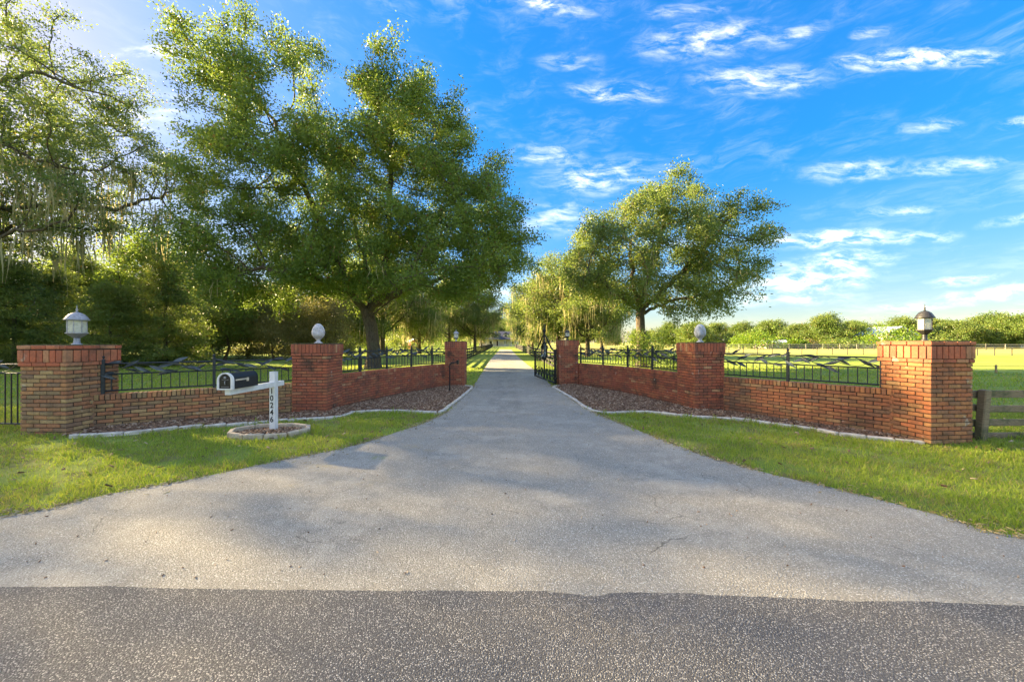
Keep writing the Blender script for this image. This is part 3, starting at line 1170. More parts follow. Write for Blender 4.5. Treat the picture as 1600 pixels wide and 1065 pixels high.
def iron_fence(label, path, side, zb, post_s, s0=None, s1=None, z_bot=0.055, z_mid=0.35, z_top=0.535, pitch=0.13, leaf_gap=0.15, seed=1, foot=0.0):
    r = random.Random(seed)
    s0 = 0.0 if s0 is None else s0
    s1 = path.L if s1 is None else s1
    x, y, a = path.off((s0 + s1) / 2, side)
    T = Vector((x, y, 0))
    root = empty('iron_fence', (x, y, 0))
    tag(root, label, 'iron fence', 'wrought iron leaf fences on the walls')
    for z, h, nm in ((zb + z_bot, 0.011, 'bottom_rail'), (zb + z_mid, 0.010, 'middle_rail'), (zb + z_top, 0.011, 'top_rail')):
        sq_bar(path, s0, s1, z, h, root, nm, side, T)
    pm = box_mesh('post', (0.05, 0.05, z_top + 0.06 + foot), 0.004)
    fm = MB()
    fm.lathe([(0.034, 0), (0.034, 0.012), (0.016, 0.02), (0.012, 0.03), (0.024, 0.045), (0.027, 0.06), (0.020, 0.075), (0.004, 0.085)], 12)
    fme = fm.mesh('ball_finial')
    fme.materials.append(M_IRON)
    pm.materials.append(M_IRON)
    for s in post_s:
        x, y, a = path.off(s, side)
        o = link('post', pm, None, root, (x - T.x, y - T.y, zb + (z_top + 0.06 - foot) / 2), (0, 0, a))
        link('ball_finial', fme, None, o, (0, 0, (z_top + 0.06 + foot) / 2))
    km = box_mesh('picket', (0.014, 0.014, z_mid - z_bot), 0)
    km.materials.append(M_IRON)
    n = int((s1 - s0) / pitch)
    for k in range(1, n):
        s = s0 + (s1 - s0) * k / n
        if any(abs(s - q) < 0.045 for q in post_s):
            continue
        x, y, a = path.off(s, side)
        link('picket', km, None, root, (x - T.x, y - T.y, zb + (z_mid + z_bot) / 2), (0, 0, a))
    # two stems cross each other between the upper rails
    zc = zb + (z_mid + z_top) / 2
    for ph in (0.0, PI):
        mb = MB()
        pts = []
        nn = max(12, int((s1 - s0) / 0.05))
        for i in range(nn + 1):
            s = s0 + (s1 - s0) * i / nn
            x, y, a = path.off(s, side)
            pts.append((x - T.x, y - T.y, zc + 0.075 * math.sin(s * 2 * PI / 0.85 + ph) + 0.01 * math.sin(s * 17)))
        mb.tube(pts, 0.006, 6)
        mb.build('vine_stem', M_IRON, root)
    s = s0 + 0.08
    i = 0
    while s < s1 - 0.08:
        x, y, a = path.off(s, side + r.uniform(-0.025, 0.025))
        up = 1 if i % 2 else -1
        z = zc + 0.07 * math.sin(s * 2 * PI / 0.85 + (0 if i % 2 else PI)) + up * 0.012
        me = r.choice(LEAFS)
        d = a + (0 if r.random() < 0.72 else PI)
        pitch_ = -up * r.uniform(0.15, 0.55)
        o = link('leaf', me, None, root, (x - T.x, y - T.y, z))
        Mx = Matrix.Rotation(d + r.uniform(-0.35, 0.35), 4, 'Z') @ Matrix.Rotation(pitch_, 4, 'Y') @ Matrix.Rotation(r.uniform(1.0, 1.6), 4, 'X')
        o.rotation_euler = Mx.to_euler()
        s += leaf_gap * 0.8 * r.uniform(0.7, 1.25)
        i += 1
    return root


iron_fence('iron leaf fence behind the mailbox, on the mottled brick wall', WL, WT / 2, 0.69, [0.16, 1.70], 0.0, WL.L, seed=3, leaf_gap=0.135)
iron_fence('iron leaf fence on the orange brown wall, ending at the bronze lantern pillar', WR, WT / 2, 0.80, [1.32, 2.72], 0.0, WR.L, seed=5, leaf_gap=0.145)
iron_fence('iron leaf fence on the curved wall in front of the big oak trunk', WLi, WT / 2, 0.825, [0.85, 1.95, 3.05, 4.1], 0.0, WLi.L, seed=8, leaf_gap=0.11)
iron_fence('iron leaf fence on the curved wall beside the open gate', WRi, WT / 2, 0.835, [0.12, 1.35, 2.55, 3.7], 0.0, WRi.L, seed=9, leaf_gap=0.11)
# tall fence that runs on to the left of the near left pillar
TF = Path([(-10.8, 6.55), (-8.06, 6.35)], smooth=False)
x, y, a = TF.at(TF.L / 2)
root = iron_fence('tall iron picket fence running off beside the grey lantern pillar', TF, 0.0, 0.69, [0.5], 0.0, TF.L, z_bot=-0.49, z_mid=0.38, pitch=0.115, leaf_gap=0.2, seed=12, foot=0.62)

# ------------------------------------------------------------------ lanterns and finials
def lantern(label, loc, s, m_, sides, hgt, group='lanterns on the pillars'):
    root = empty('lantern', loc)
    tag(root, label, 'lantern', group)
    root.scale = (s, s, s * hgt)
    k = sides
    rot = PI / k + 0.15
    st = MB()
    st.lathe([(0.115, 0), (0.115, 0.015), (0.075, 0.03), (0.065, 0.10), (0.07, 0.13), (0.05, 0.14)], 20)
    st.build('stand', m_, root)
    cu = MB()
    cu.lathe([(0.05, 0.135), (0.09, 0.15), (0.18, 0.20), (0.215, 0.225), (0.245, 0.235), (0.245, 0.255), (0.21, 0.258)], k, rot=rot, smooth=False)
    cu.build('base_tray', m_, root)
    R = 0.205
    pm = box_mesh('frame_bar', (0.016, 0.016, 0.255), 0)
    pm.materials.append(m_)
    for j in range(k):
        a = 2 * PI * j / k + rot
        link('frame_bar', pm, None, root, (R * math.cos(a), R * math.sin(a), 0.385), (0, 0, a))
    wd = 2 * R * math.sin(PI / k) - 0.02
    gm = box_mesh('pane', (0.004, wd, 0.25), 0)
    gm.materials.append(M_GLASS)
    for j in range(k):
        a = 2 * PI * (j + 0.5) / k + rot
        q = R * math.cos(PI / k) - 0.004
        link('pane', gm, None, root, (q * math.cos(a), q * math.sin(a), 0.385), (0, 0, a))
    rf = MB()
    rf.lathe([(0.20, 0.505), (0.262, 0.512), (0.268, 0.525), (0.245, 0.545), (0.215, 0.585), (0.165, 0.635), (0.10, 0.668), (0.045, 0.682), (0.02, 0.69)], max(k, 8) if k != 8 else 16, rot=rot, smooth=True)
    rf.build('roof', m_, root)
    fi = MB()
    fi.lathe([(0.018, 0.685), (0.035, 0.70), (0.018, 0.712), (0.014, 0.722), (0.034, 0.74), (0.014, 0.758), (0.008, 0.78), (0.012, 0.80), (0.002, 0.835)], 14)
    fi.build('finial', m_, root)
    bu = MB()
    for j in range(3):
        a = 2 * PI * j / 3 + 0.4
        bu.lathe([(0.012, 0.255), (0.013, 0.33), (0.02, 0.345), (0.022, 0.36), (0.004, 0.40)], 10, c=(0.05 * math.cos(a), 0.05 * math.sin(a), 0))
    bu.build('bulb', M_BULB, root)
    return root


lantern('silver grey lantern with frosted panes on the mottled brick pillar', (c_ln.x + 0.02, c_ln.y + 0.05, 1.563), 0.60, M_SILVER, 8, 1.38)
lantern('dark bronze domed lantern on the orange brown pillar beside the rail fence', (c_rn.x + 0.02, c_rn.y, 1.63), 0.46, M_BRONZE, 6, 1.60)
lantern('small lantern on the gatepost pillar behind the keypad stand', (c_lf.x, c_lf.y, 1.65), 0.42, M_SILVER, 6, 1.3)
lantern('small dark lantern on the gatepost pillar beside the open gate', (c_rf.x, c_rf.y, 1.70), 0.42, M_BRONZE, 6, 1.3)


def egg_finial(label, loc, s, m_, flip):
    """Carved stone finial: an egg of wrapped leaves with a ball set in the front, on a small foot."""
    root = empty('stone_finial', loc)
    root.scale = (s * 0.85, s * 0.85, s)
    tag(root, label, 'finial', 'stone egg finials on the middle pillars')
    ft = MB()
    ft.lathe([(0.11, 0), (0.115, 0.012), (0.085, 0.025), (0.05, 0.05), (0.045, 0.075), (0.075, 0.10), (0.09, 0.115)], 24)
    ft.build('foot', m_, root)
    vs, fs = [], []
    K, N = 56, 40
    for i in range(N + 1):
        ph = PI * i / N
        zz = -math.cos(ph)
        for j in range(K):
            a = 2 * PI * j / K
            rr = math.sin(ph)
            z = 0.285 + zz * 0.19
            rad = rr * 0.168 * (1.0 - 0.14 * zz)
            # carved overlapping leaves, running up in a spiral
            u = a * 4 / (2 * PI) * 1.0 + zz * 0.55
            g = abs((u % 1) - 0.5) * 2
            cut = 1 - 0.20 * max(0, (g - 0.80) / 0.20) ** 0.7
            vfold = 0.018 * math.sin(u * 2 * PI)
            rad *= cut * (1 + vfold)
            vs.append((rad * math.cos(a), rad * math.sin(a), z))
    for i in range(N):
        for j in range(K):
            fs.append((i * K + j, i * K + (j + 1) % K, (i + 1) * K + (j + 1) % K, (i + 1) * K + j))
    mb = MB()
    mb.add(vs, fs, True)
    mb.build('carved_egg', m_, root)
    bl = MB()
    bl.lathe([(0.001, -0.075)] + [(0.078 * math.sin(q), -0.078 * math.cos(q)) for q in np.linspace(0.2, PI - 0.2, 12)] + [(0.001, 0.078)], 20)
    bl.build('ball', m_, root, (0.045 * flip, -0.10, 0.225))
    return root


egg_finial('pale stone egg finial on the red pillar just right of the mailbox', (c_lm.x, c_lm.y, 1.585), 0.97, M_STONE, 1)
egg_finial('bluish grey stone egg finial on the pillar under the smaller oak', (c_rm.x, c_rm.y, 1.61), 0.92, M_STONE_DARK, -1)

# ------------------------------------------------------------------ mailbox
MX, MY = -4.33, 6.72
mr = empty('mailbox', (MX, MY, 0))
tag(mr, 'black rounded mailbox on a white post numbered 10246', 'mailbox')
me = box_mesh('post', (0.098, 0.098, 1.06 - 0.0 + 0.1), 0.003)
link('post', me, M_WHITE, mr, (0, 0, 0.48))
me = box_mesh('post_cap', (0.104, 0.104, 0.012), 0.003)
link('post_cap', me, M_WHITE, mr, (0, 0, 1.068))
me = box_mesh('arm', (0.088, 1.33, 0.088), 0.003)
link('arm', me, M_WHITE, mr, (0.0, -0.425, 0.845))
# the box: arched section pushed along -Y
bw, bh, bl_ = 0.205, 0.245, 0.55


def arch(wd, h, n=14):
    r_ = wd / 2
    pts = [(-r_, 0), (r_, 0)]
    for i in range(n + 1):
        a = PI * i / n
        pts.append((r_ * math.cos(a), h - r_ + r_ * math.sin(a)))
    return pts


def arch_solid(wd, h, y0, y1, name, m_, parent, loc):
    pts = arch(wd, h)
    n = len(pts)
    mb = MB()
    vs = [(x, y0, z) for x, z in pts] + [(x, y1, z) for x, z in pts]
    fs = [(i, i + n, (i + 1) % n + n, (i + 1) % n) for i in range(n)]
    mb.add(vs, fs)
    mb.add(vs[:n], [tuple(range(n))])
    mb.add(vs[n:], [tuple(reversed(range(n)))])
    me = mb.mesh(name)
    bm = bmesh.new()
    bm.from_mesh(me)
    bmesh.ops.recalc_face_normals(bm, faces=bm.faces[:])
    bm.to_mesh(me)
    bm.free()
    return link(name, me, m_, parent, loc)


bx0 = (-0.0, -1.13, 0.893)
arch_solid(bw, bh, 0.02, bl_, 'box_shell', M_BOXMETAL, mr, bx0)
arch_solid(bw + 0.004, bh + 0.002, bl_, bl_ + 0.012, 'back_plate', M_BOXMETAL, mr, bx0)
# white rim frame round the door: a ring
outer, inner = arch(bw + 0.034, bh + 0.014), arch(bw - 0.030, bh - 0.022)
n = len(outer)
mb = MB()
vs = []
for y_ in (-0.018, 0.02):
    vs += [(x, y_, z - 0.006) for x, z in outer] + [(x, y_, z + 0.012) for x, z in inner]
fs = []
for i in range(n):
    j = (i + 1) % n
    fs += [(i, j, n + j, n + i), (2 * n + i, 3 * n + i, 3 * n + j, 2 * n + j), (i, 2 * n + i, 2 * n + j, j), (n + i, n + j, 3 * n + j, 3 * n + i)]
mb.add(vs, fs)
me = mb.mesh('door_frame')
bm = bmesh.new()
bm.from_mesh(me)
bmesh.ops.recalc_face_normals(bm, faces=bm.faces[:])
bm.to_mesh(me)
bm.free()
link('door_frame', me, M_WHITE, mr, bx0)
door = arch_solid(bw - 0.028, bh - 0.034, -0.008, 0.018, 'door', M_DOORBLK, mr, (bx0[0], bx0[1], bx0[2] + 0.011))
hb = MB()
hb.lathe([(0.002, 0), (0.020, 0.002), (0.016, 0.012), (0.004, 0.016)], 14)
o = hb.build('oval_badge', M_SILVER, door, (0, -0.009, 0.165), (PI / 2, 0, 0))
hb = MB()
hb.tube([(0, -0.01, 0.115), (0.006, -0.026, 0.105), (0.008, -0.026, 0.075), (0.002, -0.012, 0.062)], 0.005, 6)
hb.build('door_pull', M_SILVER, door)
hb = MB()
hb.box((0, -0.0095, 0.135), (0.10, 0.003, 0.004))
hb.box((0, -0.0095, 0.028), (0.12, 0.003, 0.004))
hb.build('door_trim', M_SILVER, door)
hb = MB()
hb.box((bw / 2 + 0.006, 0.19, 0.135), (0.006, 0.26, 0.022))
hb.box((bw / 2 + 0.007, 0.315, 0.125), (0.008, 0.045, 0.055))
hb.build('flag', plain('cream_flag_paint', (0.62, 0.52, 0.40), 0.5, 0, 0.15, 15, 0.05), mr, bx0)
M_DIGIT = plain('black_digit', (0.012, 0.012, 0.012), 0.5, 0, 0.1, 10, 0)
for i, ch in enumerate('10246'):
    cu = bpy.data.curves.new('digit', 'FONT')
    cu.body = ch
    cu.size = 0.142
    cu.extrude = 0.002
    cu.offset = 0.0022
    cu.align_x = 'CENTER'
    cu.align_y = 'CENTER'
    to = bpy.data.objects.new('digit_source', cu)
    COL.objects.link(to)
    dg = bpy.context.evaluated_depsgraph_get()
    me = bpy.data.meshes.new_from_object(to.evaluated_get(dg))
    bpy.data.objects.remove(to)
    me.materials.clear()
    me.materials.append(M_DIGIT)
    o = link('digit', me, None, mr, (-0.004, -0.0515, 0.722 - i * 0.1275), (PI / 2, 0, 0))
    o.scale = (0.86, 1.0, 1)
    o['label'] = 'black digit ' + ch

# ------------------------------------------------------------------ edging stones, mulch
def edging(label, pts, m_, L=0.34, wd=0.085, h=0.085, closed=False, gap=0.008, group=None, jit=0.012, z_off=0.0):
    if closed:
        pts = list(pts) + [pts[0]]
    pa = Path(pts)
    x0, y0, _ = pa.at(pa.L / 2)
    if closed:
        x0, y0 = np.mean([p[0] for p in pts]), np.mean([p[1] for p in pts])
    root = empty('garden_edging', (x0, y0, 0))
    tag(root, label, 'garden edging', group)
    n = max(3, int(round(pa.L / L)))
    seg = pa.L / n
    ms_ = []
    for k in range(5):
        mb = MB()
        mb.box((0, 0, 0), (seg - gap, wd, h))
        me = mb.mesh('edging_stone')
        for v_ in me.vertices:
            v_.co += Vector((random.uniform(-.004, .004), random.uniform(-.006, .006), random.uniform(-.006, .006)))
        bevel(me, 0.013, 1)
        me.materials.append(m_)
        ms_.append(me)
    for k in range(n):
        x, y, a = pa.off((k + 0.5) * seg, random.uniform(-jit, jit))
        link('edging_stone', random.choice(ms_), None, root, (x - x0, y - y0, g1(x, y) + h / 2 - 0.028 + z_off + random.uniform(-.005, .003)),
             (random.uniform(-.03, .03), random.uniform(-.02, .02), a + random.uniform(-.025, .025)))
    return pa


KL_px = [(110, 684), (195, 679), (300, 669), (426, 660), (525, 653), (560, 645), (614, 643.5), (682, 645.4), (699, 638), (721, 621), (738, 606)]
KR_px = [(864, 605.5), (895, 624), (933, 644.5), (1011, 645.4), (1080, 652.4), (1153, 657), (1265, 671.6), (1300, 678), (1340, 684), (1445, 694)]
KL = [P(px, py, 0.09 if px < 200 else (0.05 if px < 330 else 0)) for px, py in KL_px]
KR = [P(*q) for q in KR_px]
kerb_l = edging('white concrete edging curving round the mulch bed behind the mailbox', KL, M_CONC)
kerb_r = edging('white concrete edging round the mulch bed beside the open gate', KR, M_CONC)
edging('short white concrete edging in front of the keypad gatepost', [P(738, 604.5), P(724, 603.6)], M_CONC, L=0.3)
edging('short white concrete edging in front of the gatepost that carries the gate', [P(865, 604.6), P(884, 603.6)], M_CONC, L=0.3)
ring = [(-4.26 + 0.62 * math.cos(a), 6.52 + 0.42 * math.sin(a)) for a in np.linspace(0, 2 * PI, 14, endpoint=False)]
edging('low oval ring of tan concrete edging round the mailbox post', ring, M_CONC2, L=0.34, wd=0.075, h=0.11, closed=True, jit=0.004, z_off=0.012)


def bed_poly(path, wallpts):
    return [tuple(q) for q in path.p] + wallpts


bedL = [tuple(q) for q in kerb_l.p] + [(-1.75, 13.6), (-2.4, 13.6), (-3.6, 11.1), (-4.3, 9.0), (-4.9, 8.4), (-6.05, 7.35), (-7.35, 6.5), (-7.3, 6.0)]
bedR = [tuple(q) for q in kerb_r.p] + [(6.7, 6.2), (5.8, 7.4), (4.95, 8.6), (4.3, 9.3), (3.62, 11.6), (2.5, 13.95), (1.76, 13.9)]
bedM = [(-4.26 + 0.60 * math.cos(a), 6.52 + 0.40 * math.sin(a)) for a in np.linspace(0, 2 * PI, 30, endpoint=False)]


def mulch(name, poly, n, rise):
    poly = np.array(poly)
    x0, x1 = poly[:, 0].min(), poly[:, 0].max()
    y0, y1 = poly[:, 1].min(), poly[:, 1].max()
    # surface: grid cells inside
    step = 0.09
    X, Y = np.meshgrid(np.arange(x0, x1 + step, step), np.arange(y0, y1 + step, step))
    d = polydist(X, Y, poly)
    ins = inpoly(X, Y, poly)
    Z = gz(X, Y) + np.where(ins, 0.012 + rise * sm(d / 0.35), -0.02) + rng.normal(0, 0.004, X.shape)
    nxx = X.shape[1]
    idx = np.arange(X.size).reshape(X.shape)
    keep = ins[:-1, :-1] | ins[1:, :-1] | ins[:-1, 1:] | ins[1:, 1:]
    q = np.stack([idx[:-1, :-1][keep], idx[:-1, 1:][keep], idx[1:, 1:][keep], idx[1:, :-1][keep]], 1)
    o = link(name + '_surface', mesh_np(name, np.stack([X.ravel(), Y.ravel(), Z.ravel()], 1), q, True), M_MULCH)
    tag(o, kind='structure')
    o.name = 'flower_bed_ground'
    # chips
    px_ = rng.uniform(x0, x1, n * 3)
    py_ = rng.uniform(y0, y1, n * 3)
    k = inpoly(px_, py_, poly)
    px_, py_ = px_[k][:n], py_[k][:n]
    pz = gz(px_, py_) + 0.015 + rise * sm(polydist(px_, py_, poly) / 0.35) + rng.uniform(0, 0.014, len(px_))
    return chips(px_, py_, pz)


def chips(px_, py_, pz, L=(0.03, 0.075), Wd=(0.012, 0.028)):
    n = len(px_)
    a = rng.uniform(0, 2 * PI, n)
    tl = rng.normal(0, 0.35, n)
    rl = rng.normal(0, 0.45, n)
    L_ = rng.uniform(*L, n)
    W_ = rng.uniform(*Wd, n)
    d = np.stack([np.cos(a) * np.cos(tl), np.sin(a) * np.cos(tl), np.sin(tl)], 1)
    s = np.stack([-np.sin(a) * np.cos(rl), np.cos(a) * np.cos(rl), np.sin(rl)], 1)
    u = np.cross(d, s)
    c = np.stack([px_, py_, pz], 1)
    q = []
    for su in (-1, 1):
        for sd, ss in ((-1, -1), (1, -1), (1, 1), (-1, 1)):
            q.append(c + d * (sd * L_ / 2)[:, None] + s * (ss * W_ / 2)[:, None] * (0.8 if sd > 0 else 1) + u * (su * 0.004))
    V = np.stack(q, 1).reshape(-1, 3)
    base = (np.arange(n) * 8)[:, None]
    f = np.array([(4, 5, 6, 7), (0, 1, 5, 4), (1, 2, 6, 5), (2, 3, 7, 6), (3, 0, 4, 7)])
    Fc = (base[:, None] + f[None].reshape(1, 5, 4) * 1).reshape(-1, 4)
    return V, Fc


def join_np(parts):
    V, Fs, off = [], [], 0
    for v_, f_ in parts:
        V.append(v_)
        Fs.append(f_ + off)
        off += len(v_)
    return np.concatenate(V), np.concatenate(Fs)


mv, mf = join_np([mulch('flower_bed', bedL, 9000, 0.05), mulch('flower_bed', bedR, 9000, 0.05), mulch('flower_bed', bedM, 900, 0.015)])
o = link('bark_mulch', mesh_np('bark_mulch', mv, mf), M_CHIP)
tag(o, 'brown bark mulch filling the beds along the brick walls', 'mulch', kind='stuff')

# ------------------------------------------------------------------ grass
AVOID = [np.array(drive_poly), np.array(bedL), np.array(bedR), np.array(ring)]


def grass_blades(n, ymin, ymax, xmin, xmax, h, wd, name, label, dens=None):
    """Real blades; fewer and wider the farther off they are."""
    u = rng.uniform(0, 1, n)
    y = ymin * (ymax / ymin) ** u                      # density falls with distance
    x = rng.uniform(xmin, xmax, n) * (y / ymax) ** 0.9 if dens == 'fan' else rng.uniform(xmin, xmax, n)
    ok = np.ones(n, bool)
    for k, A in enumerate(AVOID):
        ins = inpoly(x, y, A)
        if k == 0:
            dd = polydist(x, y, left_edge.p[20:], False)
            dd = np.minimum(dd, polydist(x, y, right_edge.p[20:], False))
            ins &= ~((dd < 0.14) & (rng.uniform(0, 1, n) < 0.35 * (1 - dd / 0.14) * (0.6 + 0.8 * np.sin(x * 5) * np.sin(y * 7 + x))))
        ok &= ~ins
    for pth in (WL, WR, WLi, WRi):
        ok &= polydist(x, y, pth.p, False) > 0.1
    x, y = x[ok], y[ok]
    n = len(x)
    # thin patches
    f = np.sin(x * 2.1 + 1.3 * np.sin(y * 1.7)) * np.sin(y * 2.6 + 0.9 * np.sin(x * 1.3)) + 0.4 * np.sin(x * 7 + y * 5)
    ok = (f > -0.5) | (rng.uniform(0, 1, n) < 0.3)
    x, y = x[ok], y[ok]
    n = len(x)
    k = np.clip(y / 5.0, 0.8, 3.5)
    a = rng.uniform(0, 2 * PI, n)
    hh = h * rng.uniform(0.45, 1.25, n) * (1 + 0.25 * np.sin(x * 3.1) * np.sin(y * 4.2))
    tuft = np.sin(x * 9.3 + 2 * np.sin(y * 4.1)) * np.sin(y * 11.7 + 1.5 * np.sin(x * 5.3))
    hh = hh * np.where(tuft > 0.72, 1.7, 1.0) * (0.85 + 0.35 * (tuft + 1) / 2)
    ww = wd * rng.uniform(0.7, 1.3, n) * k
    lean = rng.uniform(0.3, 1.15, n) * hh
    z = gz(x, y)
    la = rng.uniform(0, 2 * PI, n)
    dx_, dy_ = np.cos(a) * ww / 2, np.sin(a) * ww / 2
    b0 = np.stack([x - dx_, y - dy_, z - 0.004], 1)
    b1 = np.stack([x + dx_, y + dy_, z - 0.004], 1)
    mx_, my_ = np.cos(la) * lean, np.sin(la) * lean
    m0 = np.stack([x - dx_ * 0.8 + mx_ * 0.35, y - dy_ * 0.8 + my_ * 0.35, z + hh * 0.6], 1)
    m1 = np.stack([x + dx_ * 0.8 + mx_ * 0.35, y + dy_ * 0.8 + my_ * 0.35, z + hh * 0.6], 1)
    tp = np.stack([x + mx_, y + my_, z + hh * 0.92], 1)
    V = np.stack([b0, b1, m1, m0, tp], 1).reshape(-1, 3)
    bs = (np.arange(n) * 5)[:, None]
    q = bs + np.array([[0, 1, 2, 3]])
    tr_ = bs + np.array([[3, 2, 4, 4]])
    return V, q, tr_[:, :3]


def build_mixed(name, V, q, t3, m_):
    me = bpy.data.meshes.new(name)
    nq, nt = len(q), len(t3)
    me.vertices.add(len(V))
    me.vertices.foreach_set('co', V.astype(np.float32).ravel())
    me.loops.add(nq * 4 + nt * 3)
    me.loops.foreach_set('vertex_index', np.concatenate([q.ravel(), t3.ravel()]).astype(np.int32))
    me.polygons.add(nq + nt)
    me.polygons.foreach_set('loop_start', np.concatenate([np.arange(nq) * 4, nq * 4 + np.arange(nt) * 3]).astype(np.int32))
    me.polygons.foreach_set('loop_total', np.concatenate([np.full(nq, 4), np.full(nt, 3)]).astype(np.int32))
    me.update(calc_edges=True)
    return link(name, me, m_)


parts = []
off = 0
Vs, Qs, Ts = [], [], []
for args in [(138000, 2.35, 9.0, -12.5, -1.0, 0.055, 0.0075), (125000, 2.35, 9.0, 1.5, 12.5, 0.055, 0.0075),
             (38000, 7.0, 24.0, -26.0, -0.8, 0.07, 0.011), (38000, 7.0, 24.0, 0.8, 26.0, 0.07, 0.011)]:
    V, q, t3 = grass_blades(*args, 'grass', '')
    Vs.append(V)
    Qs.append(q + off)
    Ts.append(t3 + off)
    off += len(V)
o = build_mixed('grass', np.concatenate(Vs), np.concatenate(Qs), np.concatenate(Ts), M_BLADE)
tag(o, 'short green turf with dry blades on both sides of the driveway', 'grass', kind='stuff')

# straw coloured thatch and clippings along the ragged edge of the asphalt
ex, ey = [], []
for pth, sg in ((Path(L_w, smooth=False), 1), (Path(R_w, smooth=False), -1)):
    for _ in range(9000):
        s_ = rng.uniform(0.45, 1.0) * pth.L
        o_ = sg * (0.06 - abs(rng.normal(0, 0.09))) if rng.uniform() < 0.8 else sg * rng.normal(-0.05, 0.22)
        x_, y_, _a = pth.off(s_, o_)
        if 2.2 < y_ < 14 and math.sin(s_ * 2.3) + math.sin(s_ * 5.1 + 1) + rng.normal(0, 0.7) > -0.6:
            ex.append(float(x_))
            ey.append(float(y_))
ex, ey = np.array(ex), np.array(ey)
o = link('dry_thatch', mesh_np('dry_thatch', *chips(ex, ey, gz(ex, ey) + rng.uniform(0.014, 0.03, len(ex)), (0.02, 0.06), (0.002, 0.005))), M_THATCH)
tag(o, 'straw coloured grass clippings along both edges of the driveway', 'thatch', kind='stuff')

# fallen twigs and leaves on the drive
n = 200
lx = rng.uniform(-5.5, 5.5, n * 3)
ly = 2.5 + 12 * rng.uniform(0, 1, n * 3) ** 1.6
k = inpoly(lx, ly, np.array(drive_poly))
lx, ly = lx[k][:n], ly[k][:n]
gx_ = rng.uniform(-10, 10, 1200)
gy_ = 2.8 + 6 * rng.uniform(0, 1, 1200)
k = ~inpoly(gx_, gy_, np.array(drive_poly)) & ~inpoly(gx_, gy_, np.array(bedL)) & ~inpoly(gx_, gy_, np.array(bedR))
gx_, gy_ = gx_[k][:260], gy_[k][:260]
V0 = chips(gx_, gy_, gz(gx_, gy_) + rng.uniform(0.03, 0.055, len(gx_)), (0.03, 0.07), (0.015, 0.035))
V1 = chips(lx, ly, np.full(len(lx), 0.015), (0.006, 0.024), (0.002, 0.008))
o = link('leaf_litter', mesh_np('leaf_litter', *join_np([V0, V1])), M_CHIP)
tag(o, 'scattered dead leaves and twigs lying on the driveway and lawns', 'litter', kind='stuff')


# ------------------------------------------------------------------ trees
def unit(v):
    return v / np.maximum(np.linalg.norm(v, axis=-1, keepdims=True), 1e-9)


def colonize(attr, seeds, step=0.5, infl=6.0, kill=0.9, iters=90, seed=0, up=0.0):
    """Grows a branch skeleton from the seed limbs towards the attraction points."""
    r = np.random.default_rng(seed)
    nodes, par = [], []
    for (start, pts) in seeds:          # start = index into nodes (or -1), pts = list of points
        prev = start
        for p_ in pts:
            nodes.append(np.asarray(p_, float))
            par.append(prev)
            prev = len(nodes) - 1
    N = np.array(nodes)
    par = list(par)
    A = np.array(attr, float)
    d = np.linalg.norm(A[:, None] - N[None], axis=2)
    near, nd = d.argmin(1), d.min(1)
    for it in range(iters):
        act = nd < (infl if it > 3 else 99)
        if not act.any():
            infl *= 1.3
            if infl > 60:
                break
            continue
        dirs = np.zeros((len(N), 3))
        np.add.at(dirs, near[act], unit(A[act] - N[near[act]]))
        src = np.unique(near[act])
        dv = unit(dirs[src] + r.normal(0, 0.12, (len(src), 3)) * np.linalg.norm(dirs[src], axis=1, keepdims=True) + np.array([0, 0, up]))
        new = N[src] + dv * step
        dmin = np.full(len(new), 9.0)
        for q in range(0, len(N), 1500):
            dmin = np.minimum(dmin, np.linalg.norm(new[:, None] - N[None, q:q + 1500], axis=2).min(1))
        good = dmin > 0.5 * step
        stuck = np.isin(near, src[~good]) & act
        if stuck.any():
            A, near, nd = A[~stuck], near[~stuck], nd[~stuck]
        src, new = src[good], new[good]
        if len(A) == 0:
            break
        if len(new) == 0:
            continue
        base = len(N)
        N = np.vstack([N, new])
        par.extend(src.tolist())
        dn = np.linalg.norm(A[:, None] - new[None], axis=2)
        k, kd = dn.argmin(1), dn.min(1)
        better = kd < nd
        near = np.where(better, base + k, near)
        nd = np.where(better, kd, nd)
        keep = nd > kill
        A, near, nd = A[keep], near[keep], nd[keep]
        if len(A) == 0 or len(N) > 9000:
            break
    return N, np.array(par)


def radii(N, par, root_r, tip_r=0.011, ex=2.05):
    n = len(N)
    acc = np.zeros(n)
    has = np.zeros(n, bool)
    has[par[par >= 0]] = True
    acc[~has] = 1.0
    for i in range(n - 1, 0, -1):      # children always come after their parents
        if par[i] >= 0:
            acc[par[i]] += acc[i]
    r = acc ** (1 / ex)
    r = r / r[0] * root_r
    return np.maximum(r, tip_r), has


